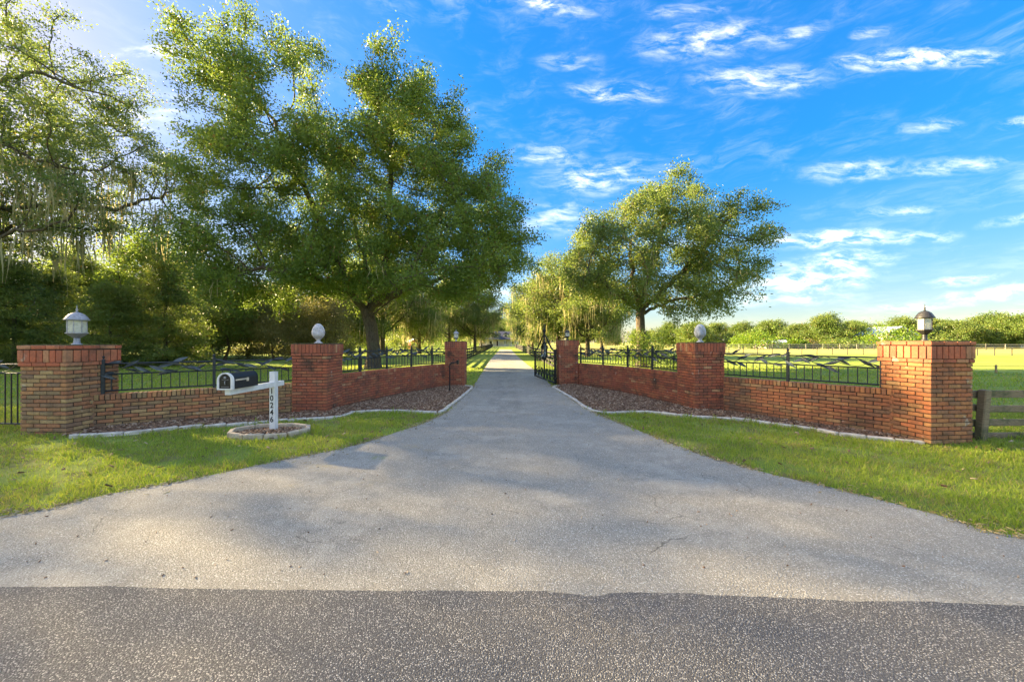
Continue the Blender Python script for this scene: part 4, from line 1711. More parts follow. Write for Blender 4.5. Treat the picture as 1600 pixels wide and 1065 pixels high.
def tubes_np(N, par, r, k=6, flare=None, rmin=0.0):
    n = len(N)
    main = np.full(n, -1)
    for i in range(1, n):
        p_ = par[i]
        if p_ >= 0 and (main[p_] < 0 or r[i] > r[main[p_]]):
            main[p_] = i
    seg = np.array([i for i in range(n) if par[i] >= 0 and r[i] >= rmin])
    pp = par[seg]
    d = unit(N[seg] - N[pp])
    nd = np.zeros((n, 3))
    nd[seg] = d
    md = np.zeros((n, 3))
    ok = main >= 0
    md[ok] = unit(N[main[ok]] - N[np.arange(n)[ok]])
    frame = unit(nd + md + 1e-6)
    ismain = main[pp] == seg
    d0 = np.where(ismain[:, None], frame[pp], d)
    d1 = frame[seg]
    r0 = np.where(ismain, r[pp], np.minimum(r[pp], r[seg] * 1.25))
    r1 = r[seg]
    ang = np.arange(k) * 2 * PI / k

    def ringpts(c, dd, rr):
        ref = np.tile(np.array([0.31, 0.95, 0.05]), (len(c), 1))
        s = unit(np.cross(dd, ref))
        u = np.cross(s, dd)
        return c[:, None] + (s[:, None] * np.cos(ang)[None, :, None] + u[:, None] * np.sin(ang)[None, :, None]) * rr[:, None, None]
    a = ringpts(N[pp], d0, r0)
    b = ringpts(N[seg], d1, r1)
    V = np.concatenate([a, b], 1).reshape(-1, 3)
    m_ = len(seg)
    base = (np.arange(m_) * 2 * k)[:, None, None]
    j = np.arange(k)
    f = np.stack([j, (j + 1) % k, (j + 1) % k + k, j + k], 1)[None]
    return V, (base + f).reshape(-1, 4)


def leaves_np(C, D, n_each, spread, L, Wd, seed=0, droop=0.0, upbias=0.6, flat=0.6):
    r = np.random.default_rng(seed)
    m_ = len(C)
    c = np.repeat(C, n_each, 0)
    dd = np.repeat(D, n_each, 0)
    n = len(c)
    t_ = r.normal(0, 1, (n, 3)) * np.array([1, 1, flat]) * spread
    c = c + t_ + dd * r.uniform(-0.3, 0.7, (n, 1)) * spread
    c[:, 2] -= droop * np.linalg.norm(t_[:, :2], axis=1)
    d = unit(dd * 0.5 + r.normal(0, 0.7, (n, 3)) + unit(t_) * 0.5 + np.array([0, 0, -droop]))
    nrm = unit(r.normal(0, 1, (n, 3)) + np.array([0, 0, upbias]))
    s = unit(np.cross(d, nrm))
    Ls = L * r.uniform(0.6, 1.3, (n, 1))
    Ws = Wd * r.uniform(0.7, 1.3, (n, 1))
    q = [c - d * Ls / 2, c + s * Ws / 2 - d * Ls * 0.05, c + d * Ls / 2, c - s * Ws / 2 - d * Ls * 0.05]
    V = np.stack(q, 1).reshape(-1, 3)
    return V, np.arange(n * 4).reshape(-1, 4)


def moss_np(C, n_each, lmin, lmax, wd, seed=0, spread=0.22):
    r = np.random.default_rng(seed)
    c = np.repeat(C, n_each, 0) + r.normal(0, 1, (len(C) * n_each, 3)) * np.array([spread, spread, 0.08])
    n = len(c)
    base_l = np.repeat(r.uniform(lmin, lmax, len(C)), n_each)
    L = base_l * r.uniform(0.35, 1.0, n)
    a = r.uniform(0, PI, n)
    side = np.stack([np.cos(a), np.sin(a), np.zeros(n)], 1)
    K = 5
    rows = []
    wob = r.normal(0, 0.05, (n, 2))
    drift = r.normal(0, 0.06, (n, 2))
    for i in range(K + 1):
        t_ = i / K
        pos = c.copy()
        pos[:, 2] -= L * t_
        pos[:, :2] += wob * np.sin(t_ * 5 + a[:, None]) + drift * t_ * L[:, None]
        w_ = wd * (0.5 + 0.9 * math.sin(PI * min(1, t_ * 0.9 + 0.12))) * (1 - t_ * 0.75)
        ww = (w_ * r.uniform(0.6, 1.5, n))[:, None]
        rows += [pos - side * ww / 2, pos + side * ww / 2]
    V = np.stack(rows, 1).reshape(-1, 3)
    base = (np.arange(n) * 2 * (K + 1))[:, None, None]
    f = np.array([[2 * i, 2 * i + 1, 2 * i + 3, 2 * i + 2] for i in range(K)])[None]
    return V, (base + f).reshape(-1, 4)


def clumpy(centres, per, sig, seed, vert=0.85):
    r = np.random.default_rng(seed)
    c = np.repeat(centres, per, 0)
    return c + r.normal(0, 1, c.shape) * np.array([sig, sig, sig * vert])


def silhouette(poly_px, Y0, n, Rd, seed, rmax=6.0, dmin=0.35):
    """Clump centres filling a rounded crown whose outline, seen from the road, is poly (given in photo pixels)."""
    r = np.random.default_rng(seed)
    pw = np.array([((x - 800) / F * Y0, H + (HZ - y) / F * Y0) for x, y in poly_px])
    out = []
    x0, z0 = pw.min(0)
    x1, z1 = pw.max(0)
    while len(out) < n:
        x, z = r.uniform(x0, x1), r.uniform(z0, z1)
        if not inpoly(np.array([x]), np.array([z]), pw)[0]:
            continue
        d = float(polydist(np.array([x]), np.array([z]), pw)[0])
        if d < dmin:
            continue
        hd = rmax * math.sqrt(max(0.02, 1 - (1 - min(d / Rd, 1)) ** 2))
        u = r.uniform(-1, 1)
        u = math.copysign(abs(u) ** 0.7, u)
        p_ = np.array([x, Y0 + u * hd, z])
        if out and np.min(np.linalg.norm(np.array(out) - p_, axis=1)) < 0.9 and r.uniform() < 0.8:
            continue
        out.append(p_)
    return np.array(out)


def px3(px, py, Y):
    return ((px - 800) / F * Y, Y, H + (HZ - py) / F * Y)


def densify(pts, step):
    pts = [np.array(p_, float) for p_ in pts]
    out = []
    for a, b_ in zip(pts[:-1], pts[1:]):
        k = max(1, int(round(np.linalg.norm(b_ - a) / step)))
        for i in range(1, k + 1):
            out.append(a + (b_ - a) * i / k)
    return out


def make_tree(name, label, trunk, limbs, centres, per, sig, root_r, mats, leaf, moss=None, seed=1, step=0.5, kill=0.8, group=None,
              thin=0.05, flare=1.6, kk=8, infl=5.0, rmin=0.0, up=0.0, cat='tree', wiggle=0.0):
    """One big tree: trunk line, main limbs, crown grown to the clump centres. Returns its root."""
    r = np.random.default_rng(seed + 100)
    base = np.array(trunk[0], float)
    tl = [base] + densify(trunk, step)
    seeds = [(-1, tl)]
    cnt = len(tl)
    top = cnt - 1
    for l_ in limbs:
        frm = top if l_[0] is None else max(1, int(len(tl) * l_[0]))
        pts = densify([tl[min(frm, len(tl) - 1)]] + list(l_[1]), step)
        pts = [p_ + r.normal(0, 0.07, 3) for p_ in pts]
        seeds.append((frm, pts))
        cnt += len(pts)
    A = clumpy(centres, per, sig, seed)
    N, par = colonize(A, seeds, step, infl, kill, seed=seed, up=up)
    rr, has = radii(N, par, root_r)
    # root flare
    h = N[:, 2] - base[2]
    near_trunk = np.arange(len(N)) < len(tl)
    rr = np.where(near_trunk, rr * (1 + (flare - 1) * np.exp(-np.clip(h, 0, 9) / 0.45)), rr)
    root = empty(name, tuple(base))
    tag(root, label, cat, group)
    V, Fc = tubes_np(N - base, par, rr, kk, rmin=rmin)
    link('trunk', mesh_np('trunk', V, Fc, True), mats[0], root)
    thin = max(thin, float(np.percentile(rr, 50)))
    tips = np.where((rr <= thin) & (par >= 0))[0]
    D = unit(N[tips] - N[par[tips]])
    n_each, spread, L, Wd = leaf[:4]
    kw = leaf[4] if len(leaf) > 4 else {}
    # sprays sit on the thin twigs and at the outer ends the twigs grew to
    dA = np.concatenate([np.linalg.norm(A[q:q + 300, None] - N[None, tips], axis=2).argmin(1) for q in range(0, len(A), 300)])
    CC = np.concatenate([N[tips], A])
    DD = np.concatenate([D, D[dA]])
    V, Fc = leaves_np(CC - base, DD, n_each, spread, L, Wd, seed, **kw)
    link('crown', mesh_np('crown', V, Fc), mats[1], root)
    if moss:
        frac, n_m, lmin, lmax, wd, zmax = moss
        cand = np.where((rr < 0.12) & (par >= 0) & (N[:, 2] < zmax))[0]
        cand = r.choice(cand, int(len(cand) * frac), replace=False)
        if len(cand):
            V, Fc = moss_np(N[cand] - base, n_m, lmin, lmax, wd, seed)
            V[:, 2] = np.maximum(V[:, 2], 0.9)
            link('hanging_moss', mesh_np('hanging_moss', V, Fc), M_MOSS, root)['kind'] = 'stuff'
    print(name, 'nodes', len(N), 'tips', len(tips), 'leaves', len(V) // 4)
    return root


# the big oak behind the left wall
YB = 22.0
main_poly = [(330, 480), (295, 465), (288, 420), (322, 380), (330, 330), (312, 300), (320, 250), (328, 190), (296, 150), (298, 95),
             (270, 45), (300, 48), (345, 60), (385, 62), (380, 12), (398, 4), (432, 38), (470, 30), (490, 78), (527, 92), (520, 140),
             (543, 178), (553, 215), (566, 190), (558, 112), (576, 95), (628, 110), (660, 122), (692, 108), (712, 150), (726, 200),
             (737, 240), (778, 225), (804, 240), (800, 290), (815, 330), (838, 370), (835, 420), (800, 450), (765, 485), (690, 480),
             (640, 462), (600, 470), (540, 480), (480, 488), (400, 478)]
main_lobe = [(548, 260), (560, 190), (566, 115), (600, 105), (660, 125), (695, 112), (712, 160), (735, 235), (770, 250), (760, 300), (640, 300)]
main_low = [(312, 470), (305, 425), (340, 370), (420, 330), (560, 340), (700, 330), (812, 330), (838, 370), (835, 425), (800, 455), (765, 492), (690, 488),
            (640, 470), (600, 476), (540, 490), (480, 498), (400, 490), (335, 492)]
fork = px3(573, 486, YB)
make_tree('oak_tree', 'big spreading oak with a thick forked trunk behind the left curved wall',
          [px3(583, 577, YB), px3(584, 545, YB), px3(580, 510, YB), fork],
          [(None, [px3(549, 463, YB - 0.5), px3(528, 410, YB - 0.5), px3(508, 360, YB), px3(462, 265, YB), px3(425, 180, YB)]),
           (None, [px3(583, 440, YB + 1), px3(560, 380, YB + 1), px3(540, 310, YB + 1), px3(515, 220, YB + 1)]),
           (None, [px3(600, 455, YB), px3(606, 380, YB), px3(612, 270, YB), px3(612, 180, YB)]),
           (None, [px3(612, 462, YB - 1), px3(655, 400, YB - 2), px3(690, 330, YB - 2), px3(735, 290, YB - 1)]),
           (0.9, [px3(545, 455, YB - 1), px3(470, 425, YB - 3), px3(400, 420, YB - 3)]),
           (None, [px3(630, 455, YB + 1), px3(700, 430, YB + 1), px3(770, 400, YB)]),
           (0.85, [px3(610, 470, YB - 2), px3(620, 440, YB - 4.5), px3(640, 430, YB - 6)]),
           (None, [px3(590, 440, YB + 3), px3(600, 400, YB + 5)])],
          np.concatenate([silhouette(main_poly, YB, 215, 5.0, 5, 4.6, 0.75), silhouette(main_low, YB, 80, 4.0, 6, 5.5, 0.7), silhouette(main_lobe, YB, 34, 3.0, 16, 3.0, 0.5)]), 10, 0.42, 0.36, (M_BARK, M_OAK), (58, 0.255, 0.15, 0.074, dict(flat=0.8)),
          (0.03, 5, 0.5, 1.6, 0.05, 7.0), seed=4, step=0.42, kill=0.55, infl=4.0, thin=0.036)

# the oak with long arching limbs at the left edge
YO = 23.0
left_poly = [(-400, 280), (-300, 190), (-120, 95), (-30, 30), (0, 8), (60, 8), (112, 38), (168, 92), (212, 165), (240, 215), (285, 240), (292, 262),
             (272, 300), (300, 330), (285, 372), (240, 378), (180, 392), (120, 372), (60, 400), (0, 398), (-120, 430), (-330, 420), (-420, 300)]
tr_l = [px3(-175, 590, YO), px3(-172, 500, YO), px3(-165, 400, YO)]
make_tree('oak_tree', 'mossy oak at the left edge whose long arching limbs reach over the silver grey lantern', tr_l,
          [(None, [px3(-90, 260, YO - 1), px3(0, 225, YO - 1), px3(50, 246, YO - 1), px3(100, 262, YO - 1), px3(160, 268, YO)]),
           (None, [px3(-100, 200, YO), px3(-10, 130, YO), px3(60, 112, YO), px3(130, 140, YO)]),
           (None, [px3(-60, 330, YO + 1), px3(80, 320, YO + 1), px3(170, 325, YO + 1), px3(250, 308, YO + 1), px3(300, 290, YO + 1)]),
           (None, [px3(-120, 200, YO + 2), px3(-60, 120, YO + 2)]),
           (0.8, [px3(-80, 400, YO - 3), px3(0, 370, YO - 3), px3(90, 350, YO - 3)]),
           (None, [px3(-60, 250, YO + 3), px3(60, 200, YO + 4), px3(160, 190, YO + 4), px3(220, 220, YO + 4)]),
           (None, [px3(-250, 250, YO - 2), px3(-330, 200, YO - 3)])],
          silhouette(left_poly, YO, 190, 4.5, 8, 4.6), 8, 0.5, 0.38, (M_BARK, M_OAK2), (48, 0.31, 0.17, 0.072, dict(flat=0.45)),
          (0.42, 5, 0.8, 3.6, 0.065, 13.0), seed=9, step=0.45, kill=0.6, infl=4.5, thin=0.038)

# the smaller oak right of the driveway
YR = 24.0
right_poly = [(872, 380), (880, 352), (892, 330), (930, 315), (972, 318), (976, 296), (1018, 292), (1020, 270), (1050, 264), (1082, 270),
              (1082, 300), (1092, 318), (1104, 296), (1150, 292), (1172, 318), (1170, 350), (1186, 382), (1178, 410), (1166, 440), (1160, 486),
              (1130, 498), (1085, 505), (1050, 520), (1030, 505), (985, 500), (960, 480), (925, 480), (885, 468), (875, 430)]
make_tree('oak_tree', 'smaller oak with a leafy shrouded trunk, right of the driveway',
          [px3(1003, 575, YR), px3(1002, 540, YR), px3(1000, 490, YR)],
          [(None, [px3(990, 440, YR), px3(985, 390, YR), px3(970, 350, YR)]),
           (None, [px3(1010, 440, YR), px3(1030, 380, YR), px3(1045, 310, YR)]),
           (None, [px3(1040, 450, YR - 1), px3(1090, 400, YR - 1), px3(1140, 340, YR - 1)]),
           (None, [px3(960, 455, YR - 1), px3(920, 430, YR - 2)]),
           (0.9, [px3(1050, 470, YR + 1), px3(1110, 460, YR + 1), px3(1160, 440, YR + 1)]),
           (0.9, [px3(1000, 460, YR - 2), px3(1010, 440, YR - 4)])],
          silhouette(right_poly, YR, 108, 3.2, 12, 3.4, 0.7), 10, 0.40, 0.28, (M_BARK, M_OAK2), (56, 0.25, 0.15, 0.074, dict(flat=0.8)),
          (0.11, 5, 0.5, 1.7, 0.05, 7.5), seed=14, step=0.42, kill=0.55, infl=4.0, thin=0.036)


def ball_bush(name, label, loc, rx, rz, n, L, Wd, m_, group=None, seed=0, cat='bush'):
    r = np.random.default_rng(seed)
    root = empty(name, loc)
    tag(root, label, cat, group)
    k = max(8, n // 40)
    a = r.uniform(0, 2 * PI, k)
    q = r.uniform(0, 1, k) ** 0.6
    C = np.stack([np.cos(a) * q * rx, np.sin(a) * q * rx, (0.12 + 0.88 * r.uniform(0, 1, k) * np.sqrt(np.maximum(0.05, 1 - q ** 2))) * rz], 1)
    V, Fc = leaves_np(C, unit(C + [0, 0, 0.3]), 40, rx * 0.16, L, Wd, seed)
    V[:, 2] = np.maximum(V[:, 2], 0.02)
    link('foliage', mesh_np('foliage', V, Fc), m_, root)
    st = MB()
    for i in range(7):
        c = C[i % k] * 0.8
        st.tube([(c[0] * 0.1, c[1] * 0.1, -0.05), (c[0] * 0.4, c[1] * 0.4, c[2] * 0.5), tuple(c)], [0.04, 0.03, 0.012], 5)
    st.build('stem', M_BARK, root)
    return root


x, y, z = px3(1003, 575, YR)
ball_bush('shrub', 'dark leafy shrub wrapped round the foot of the smaller oak', (x + 0.1, y - 1.0, 0), 1.9, 2.3, 5200, 0.14, 0.06, M_OAK, seed=3)


# ---- kinds of tree that are copied
def proto(seed, hgt, rad, zb, n_c, per, sig, root_r, leaf, mats, moss=None, step=0.5, cone=False, kill=0.7, thin=0.05, kk=6, lean=0.0, flat=False):
    r = np.random.default_rng(seed)
    C = []
    while len(C) < n_c:
        z = r.uniform(zb, hgt)
        t_ = (z - zb) / (hgt - zb)
        if cone:
            rm = rad * (1 - t_) ** 0.8 + 0.15
        elif flat:
            rm = rad * math.sqrt(max(0.03, 1 - max(0, (t_ - 0.35) / 0.65) ** 2)) * (0.75 + 0.25 * min(1, t_ / 0.35))
        else:
            rm = rad * math.sqrt(max(0.03, 1 - (2 * t_ - 0.85) ** 2 / 1.4))
        a = r.uniform(0, 2 * PI)
        rm *= 1 + 0.22 * math.sin(a * 3 + seed) + 0.15 * math.sin(a * 2 + z)
        q = rm * r.uniform(0, 1) ** 0.5
        C.append((math.cos(a) * q + lean * t_ * hgt * 0.2, math.sin(a) * q, z))
    C = np.array(C)
    th = hgt * (0.92 if cone else 0.0) or zb * 0.9
    tl = [np.array([0, 0, -0.1])] + densify([(0, 0, -0.1), (0.06 * hgt * lean, 0.03, th * 0.5), (0.1 * hgt * lean, 0, th)], step)
    A = clumpy(C, per, sig, seed)
    A[:, 2] = np.maximum(A[:, 2], 0.3)
    N, par = colonize(A, [(-1, tl)], step, 6.0, kill, seed=seed)
    rr, has = radii(N, par, root_r)
    rr = np.where(np.arange(len(N)) < len(tl), rr * (1 + 0.5 * np.exp(-np.clip(N[:, 2], 0, 9) / 0.4)), rr)
    out = []
    V, Fc = tubes_np(N, par, rr, kk)
    me = mesh_np('trunk', V, Fc, True)
    me.materials.append(mats[0])
    out.append(('trunk', me))
    thin = max(thin, float(np.percentile(rr, 50)))
    tips = np.where((rr <= thin) & (par >= 0))[0]
    D = unit(N[tips] - N[par[tips]])
    kw = leaf[4] if len(leaf) > 4 else {}
    dA = np.linalg.norm(A[:, None] - N[None, tips], axis=2).argmin(1)
    V, Fc = leaves_np(np.concatenate([N[tips], A]), np.concatenate([D, D[dA]]), leaf[0], leaf[1], leaf[2], leaf[3], seed, **kw)
    V[:, 2] = np.maximum(V[:, 2], 0.05)
    me = mesh_np('crown', V, Fc)
    me.materials.append(mats[1])
    out.append(('crown', me))
    if moss:
        frac, n_m, lmin, lmax, wd, zmax = moss
        cand = np.where((rr < 0.12) & (par >= 0) & (N[:, 2] < zmax))[0]
        cand = r.choice(cand, int(len(cand) * frac), replace=False)
        V, Fc = moss_np(N[cand], n_m, lmin, lmax, wd, seed, 0.3)
        V[:, 2] = np.maximum(V[:, 2], 1.2)
        me = mesh_np('hanging_moss', V, Fc)
        me.materials.append(M_MOSS)
        out.append(('hanging_moss', me))
    print('proto', seed, len(N), len(V) // 4)
    return out


def place(kind, name, label, x, y, s, rz, group, sz=1.0, cat='tree', z=0.0):
    root = empty(name, (x, y, z + g1(x, y)), rz)
    root.scale = (s, s, s * sz)
    tag(root, label, cat, group)
    for nm, me in kind:
        o = link(nm, me, None, root)
        if nm == 'hanging_moss':
            o['kind'] = 'stuff'
    return root


MOSSY = [proto(21, 12, 5.6, 3.2, 95, 7, 0.6, 0.34, (40, 0.48, 0.23, 0.11), (M_BARK, M_OAK2), (0.30, 5, 1.0, 3.6, 0.08, 10.5)),
         proto(22, 11.5, 5.2, 2.8, 85, 7, 0.6, 0.30, (40, 0.48, 0.23, 0.11), (M_BARK, M_OAK2), (0.36, 5, 1.0, 3.8, 0.08, 10.0))]
CEDAR = [proto(31, 8.5, 3.1, 0.4, 150, 6, 0.45, 0.16, (34, 0.30, 0.22, 0.055, dict(droop=0.25, flat=0.35)), (M_BARK, M_CEDAR), cone=True),
         proto(32, 7.5, 2.8, 0.3, 130, 6, 0.45, 0.15, (34, 0.30, 0.22, 0.055, dict(droop=0.25, flat=0.35)), (M_BARK, M_CEDAR), cone=True)]
SLIM = [proto(41, 9.5, 3.2, 2.4, 60, 6, 0.55, 0.17, (36, 0.45, 0.22, 0.10), (M_BARK, M_OAK), lean=0.6),
        proto(42, 8.5, 2.9, 1.6, 60, 6, 0.5, 0.13, (36, 0.45, 0.22, 0.10), (M_BARK, M_OAK2), (0.08, 4, 0.6, 1.6, 0.05, 6), lean=-0.5),
        proto(43, 7.0, 2.9, 0.7, 60, 6, 0.5, 0.10, (36, 0.42, 0.20, 0.09), (M_BARK, M_BROWNBUSH), lean=0.4)]
FAROAK = [proto(51, 10, 8.0, 1.6, 95, 5, 0.8, 0.5, (30, 0.7, 0.48, 0.26), (M_BARK, M_FAR), flat=True, step=0.8, kill=1.0, thin=0.09, kk=5),
          proto(52, 9.5, 7.0, 1.3, 85, 5, 0.8, 0.45, (30, 0.7, 0.48, 0.26), (M_BARK, M_FAR), flat=True, step=0.8, kill=1.0, thin=0.09, kk=5),
          proto(53, 8.5, 6.0, 0.8, 75, 5, 0.8, 0.4, (30, 0.7, 0.48, 0.26), (M_BARK, M_OAK2), flat=True, step=0.8, kill=1.0, thin=0.09, kk=5)]

ORD = ['first', 'second', 'third', 'fourth', 'fifth', 'sixth', 'seventh', 'eighth', 'ninth', 'tenth', 'eleventh', 'twelfth', 'thirteenth',
       'fourteenth', 'fifteenth', 'sixteenth', 'seventeenth', 'eighteenth', 'nineteenth', 'twentieth', 'twenty-first', 'twenty-second',
       'twenty-third', 'twenty-fourth', 'twenty-fifth', 'twenty-sixth', 'twenty-seventh', 'twenty-eighth']


def row(kinds, name, text, spots, group, cat='tree', seed=0, sz=(0.9, 1.1)):
    """spots: (photo column, distance, size). text has {} for the place in the row, counted from the left of the photo."""
    r = random.Random(seed)
    vis = [q for q in sorted(spots, key=lambda q: q[0])]
    for i, q in enumerate(vis):
        px, Y, s = q[:3]
        kd = kinds[q[3]] if len(q) > 3 else kinds[(i + seed) % len(kinds)]
        place(kd, name, text.format(ORD[i]), (px - 800) / F * Y, Y, s, r.uniform(0, 6.28), group, r.uniform(*sz), cat)


row(CEDAR, 'cedar_tree', 'dark green cedar in the thicket behind the silver grey lantern, {} from the left',
    [(-40, 24, 0.9), (22, 22, 0.78), (82, 28, 0.92), (172, 22, 0.70), (258, 24, 0.80), (128, 36, 1.1)],
    'cedars in the thicket on the left', seed=1)
row(SLIM, 'slender_tree', 'slender leaning tree in the open wood behind the mailbox, {} from the left',
    [(292, 34, 0.85), (330, 40, 1.0), (350, 31, 0.85, 1), (388, 36, 0.85, 2), (428, 33, 0.8, 2), (470, 40, 1.0), (512, 36, 0.9),
     (545, 44, 1.0, 1), (180, 46, 1.1), (118, 44, 1.3, 1), (236, 38, 1.2, 0)], 'slender trees in the wood behind the left lawn', seed=2)
row(MOSSY, 'mossy_oak', 'oak draped in hanging moss in the row left of the driveway, {} from the left',
    [(598, 46, 0.95), (655, 50, 0.85), (702, 66, 0.95), (742, 66, 0.9), (752, 110, 1.0), (735, 140, 1.1),
     (550, 68, 1.1)], 'moss hung oaks left of the driveway', seed=3)
row(MOSSY, 'mossy_oak', 'oak draped in pale hanging moss beyond the open gate, {} from the left',
    [(826, 120, 1.1), (832, 82, 1.0), (850, 62, 1.0), (872, 47, 0.98), (918, 42, 0.82), (940, 66, 0.9)], 'moss hung oaks right of the driveway', seed=4)
row(FAROAK, 'far_oak', 'broad oak in the tree line behind the left wood, {} from the left',
    [(20, 90, 1.2), (130, 100, 1.2), (235, 105, 1.2), (330, 112, 1.2), (410, 118, 1.2), (490, 120, 1.25),
     (560, 130, 1.3), (630, 140, 1.3), (700, 165, 1.4), (765, 190, 1.5), (800, 205, 1.3), (840, 190, 1.4)], 'broad oaks behind the left wood', seed=5, sz=(0.95, 1.2))
row(FAROAK, 'far_oak', 'broad sunlit oak in the tree line across the right meadow, {} from the left',
    [(905, 230, 1.2), (950, 210, 1.1), (1000, 190, 0.9), (1045, 160, 0.85), (1085, 130, 0.8), (1120, 150, 0.95), (1160, 125, 0.75), (1205, 135, 0.9),
     (1248, 120, 0.8), (1290, 115, 0.95), (1330, 122, 0.8), (1372, 130, 0.85), (1412, 118, 0.8), (1455, 128, 0.95), (1500, 112, 0.92), (1545, 120, 1.0),
     (1590, 108, 0.92), (1640, 118, 1.0)], 'broad oaks across the right meadow', seed=6, sz=(0.9, 1.1))
SPARSE = proto(61, 12, 5.8, 2.6, 90, 5, 0.8, 0.3, (30, 0.95, 0.21, 0.10), (M_BARK, M_OAK2))
# trees standing outside the left of the picture; they throw the long shade over the road
for i, (x, y, s, k) in enumerate([(-41, 21.2, 1.65, 0), (-55, 28, 1.7, 1)]):
    place(SPARSE, 'thin_oak', ['thinly leaved oak beyond the left edge, the one nearer the road', 'thinly leaved oak beyond the left edge, deeper in the wood'][i], x, y, s, i * 1.7, 'oaks beyond the left edge')
for i, (px, py, rx, rz, k) in enumerate([(1180, 545.5, 5.5, 4.4, M_BUSH), (1385, 546, 6.5, 6.6, M_BUSH), (1242, 546, 2.6, 2.4, M_BUSH), (1262, 546, 2.4, 2.2, M_BROWNBUSH),
                                    (1310, 546, 4, 2.6, M_FAR), (1470, 547, 4, 2.4, M_FAR)]):
    x, y = P(px, py)
    y = 96 + i * 0.8
    x = (px - 800) / F * y
    ball_bush('bush', ['bright green rounded bush under the meadow oaks, left of the yellow bushes', 'tall bright green bush beside the bronze lantern, under the meadow oaks',
                       'small yellow green bush at the foot of the meadow oaks', 'small straw coloured bush at the foot of the meadow oaks',
                       'low green bush between the straw coloured bush and the tall bright bush', 'low green bush just behind the orange brown pillar'][i],
              (x, y, 0), rx, rz, 3200, 0.5, 0.26, k, 'bushes along the far side of the meadow', 60 + i)
for i, (px, Y, rx, rz, k) in enumerate([(300, 36, 2.2, 1.6, M_CEDAR), (505, 40, 2.6, 2.2, M_CEDAR), (560, 52, 3.2, 2.4, M_OAK), (620, 56, 3.0, 3.0, M_CEDAR),
                                        (672, 84, 4.0, 3.0, M_OAK), (445, 50, 2.4, 1.5, M_BROWNBUSH), (712, 100, 4.5, 3.2, M_OAK), (395, 54, 3.0, 1.3, M_BROWNBUSH),
                                        (540, 70, 5.0, 3.0, M_CEDAR), (820, 128, 6, 2.2, M_OAK)]):
    ball_bush('bush', 'low {} bush on the floor of the wood, {} from the left'.format('straw coloured' if k == M_BROWNBUSH else 'dark green', ORD[sorted([300, 505, 560, 620, 672, 445, 712, 395, 540, 820]).index(px)]),
              ((px - 800) / F * Y, Y, 0), rx, rz, 2600, 0.26, 0.12, k, 'bushes on the floor of the wood', 80 + i)

# ------------------------------------------------------------------ gooseneck keypad stand
kr = empty('keypad_stand', (-1.97, 11.7, 0))
tag(kr, 'black gooseneck keypad stand in the mulch before the left gatepost', 'keypad stand')
mb = MB()
mb.tube([(0, 0, -0.1), (0, 0, 0.4), (0, 0, 0.86), (0.015, 0, 0.92), (0.06, 0, 0.955), (0.13, 0, 0.965), (0.22, 0, 0.975)], 0.022, 10)
mb.build('gooseneck_pole', M_BLACK, kr)
link('keypad_box', box_mesh('keypad_box', (0.07, 0.13, 0.13), 0.008), M_BLACK, kr, (0.255, 0, 0.98))

# ------------------------------------------------------------------ gate
gh = Vector((1.62, 13.75, 0.0))
ge = Vector((1.06, 17.0, 0.0))
gdir = (ge - gh)
GL = gdir.length
ga = math.atan2(gdir.y, gdir.x)
gr = empty('iron_gate', (gh.x, gh.y, 0.03), ga)
tag(gr, 'black wrought iron gate with a leafy medallion, standing open beside the right gatepost', 'gate')


def gtube(pts, r_, name, m_=M_BLACK, k=8, closed=False, parent=None):
    mb = MB()
    mb.tube(pts, r_ * 1.35, k, closed)
    return mb.build(name, m_, parent or gr)


gtube([(0.03, 0, 0.03), (0.03, 0, 1.32)], 0.035, 'stile')
gtube([(GL - 0.03, 0, 0.03), (GL - 0.03, 0, 1.20)], 0.035, 'stile')
gtube([(0.03, 0, 0.06), (GL - 0.03, 0, 0.06)], 0.028, 'bottom_rail')
gtube([(0.03, 0, 0.30), (GL - 0.03, 0, 0.30)], 0.018, 'lower_rail')
gtube([(0.03, 0, 1.0), (GL * 0.5 - 0.42, 0, 1.0)], 0.018, 'middle_rail')
gtube([(GL * 0.5 + 0.42, 0, 1.0), (GL - 0.03, 0, 1.0)], 0.018, 'middle_rail')
gtube([(0.03, 0, 1.16), (GL * 0.5 - 0.42, 0, 1.16)], 0.018, 'upper_rail')
gtube([(GL * 0.5 + 0.42, 0, 1.16), (GL - 0.03, 0, 1.16)], 0.018, 'upper_rail')
c0 = GL / 2
for sgn in (-1, 1):
    gtube([(c0 + sgn * (c0 - 0.05), 0, 1.22), (c0 + sgn * 1.1, 0, 1.34), (c0 + sgn * 0.62, 0, 1.62), (c0 + sgn * 0.30, 0, 1.80), (c0 + sgn * 0.05, 0, 1.88)], 0.024, 'top_arm')
    gtube([(c0 + sgn * (0.42 + 0.12 * math.cos(t_) * (1 - t_ / 9)), 0, 1.34 + 0.12 * math.sin(t_) * (1 - t_ / 9)) for t_ in np.linspace(0, 6.5, 20)], 0.014, 'scroll')
    for q in np.linspace(0.35, c0 - 0.15, 6):
        gtube([(c0 + sgn * q, 0, 0.06), (c0 + sgn * q, 0, 1.0)], 0.010, 'picket', k=6)
    for q in (0.35, 0.85, 1.35):
        gtube([(c0 + sgn * (q + (0.16 - t_ * 0.02) * math.cos(t_ + 0.4)), 0, 0.36 + (0.17 - t_ * 0.02) * math.sin(t_ + 0.4)) for t_ in np.linspace(0, 6.5, 22)], 0.013, 'scroll', k=6)
        gtube([(c0 + sgn * (q + 0.12 - (0.10 - t_ * 0.012) * math.cos(t_)), 0, 0.18 + (0.10 - t_ * 0.012) * math.sin(t_)) for t_ in np.linspace(0, 6.3, 20)], 0.013, 'scroll', k=6)
gtube([(c0, 0, 0.06), (c0, 0, 2.0)], 0.028, 'centre_bar')
mb = MB()
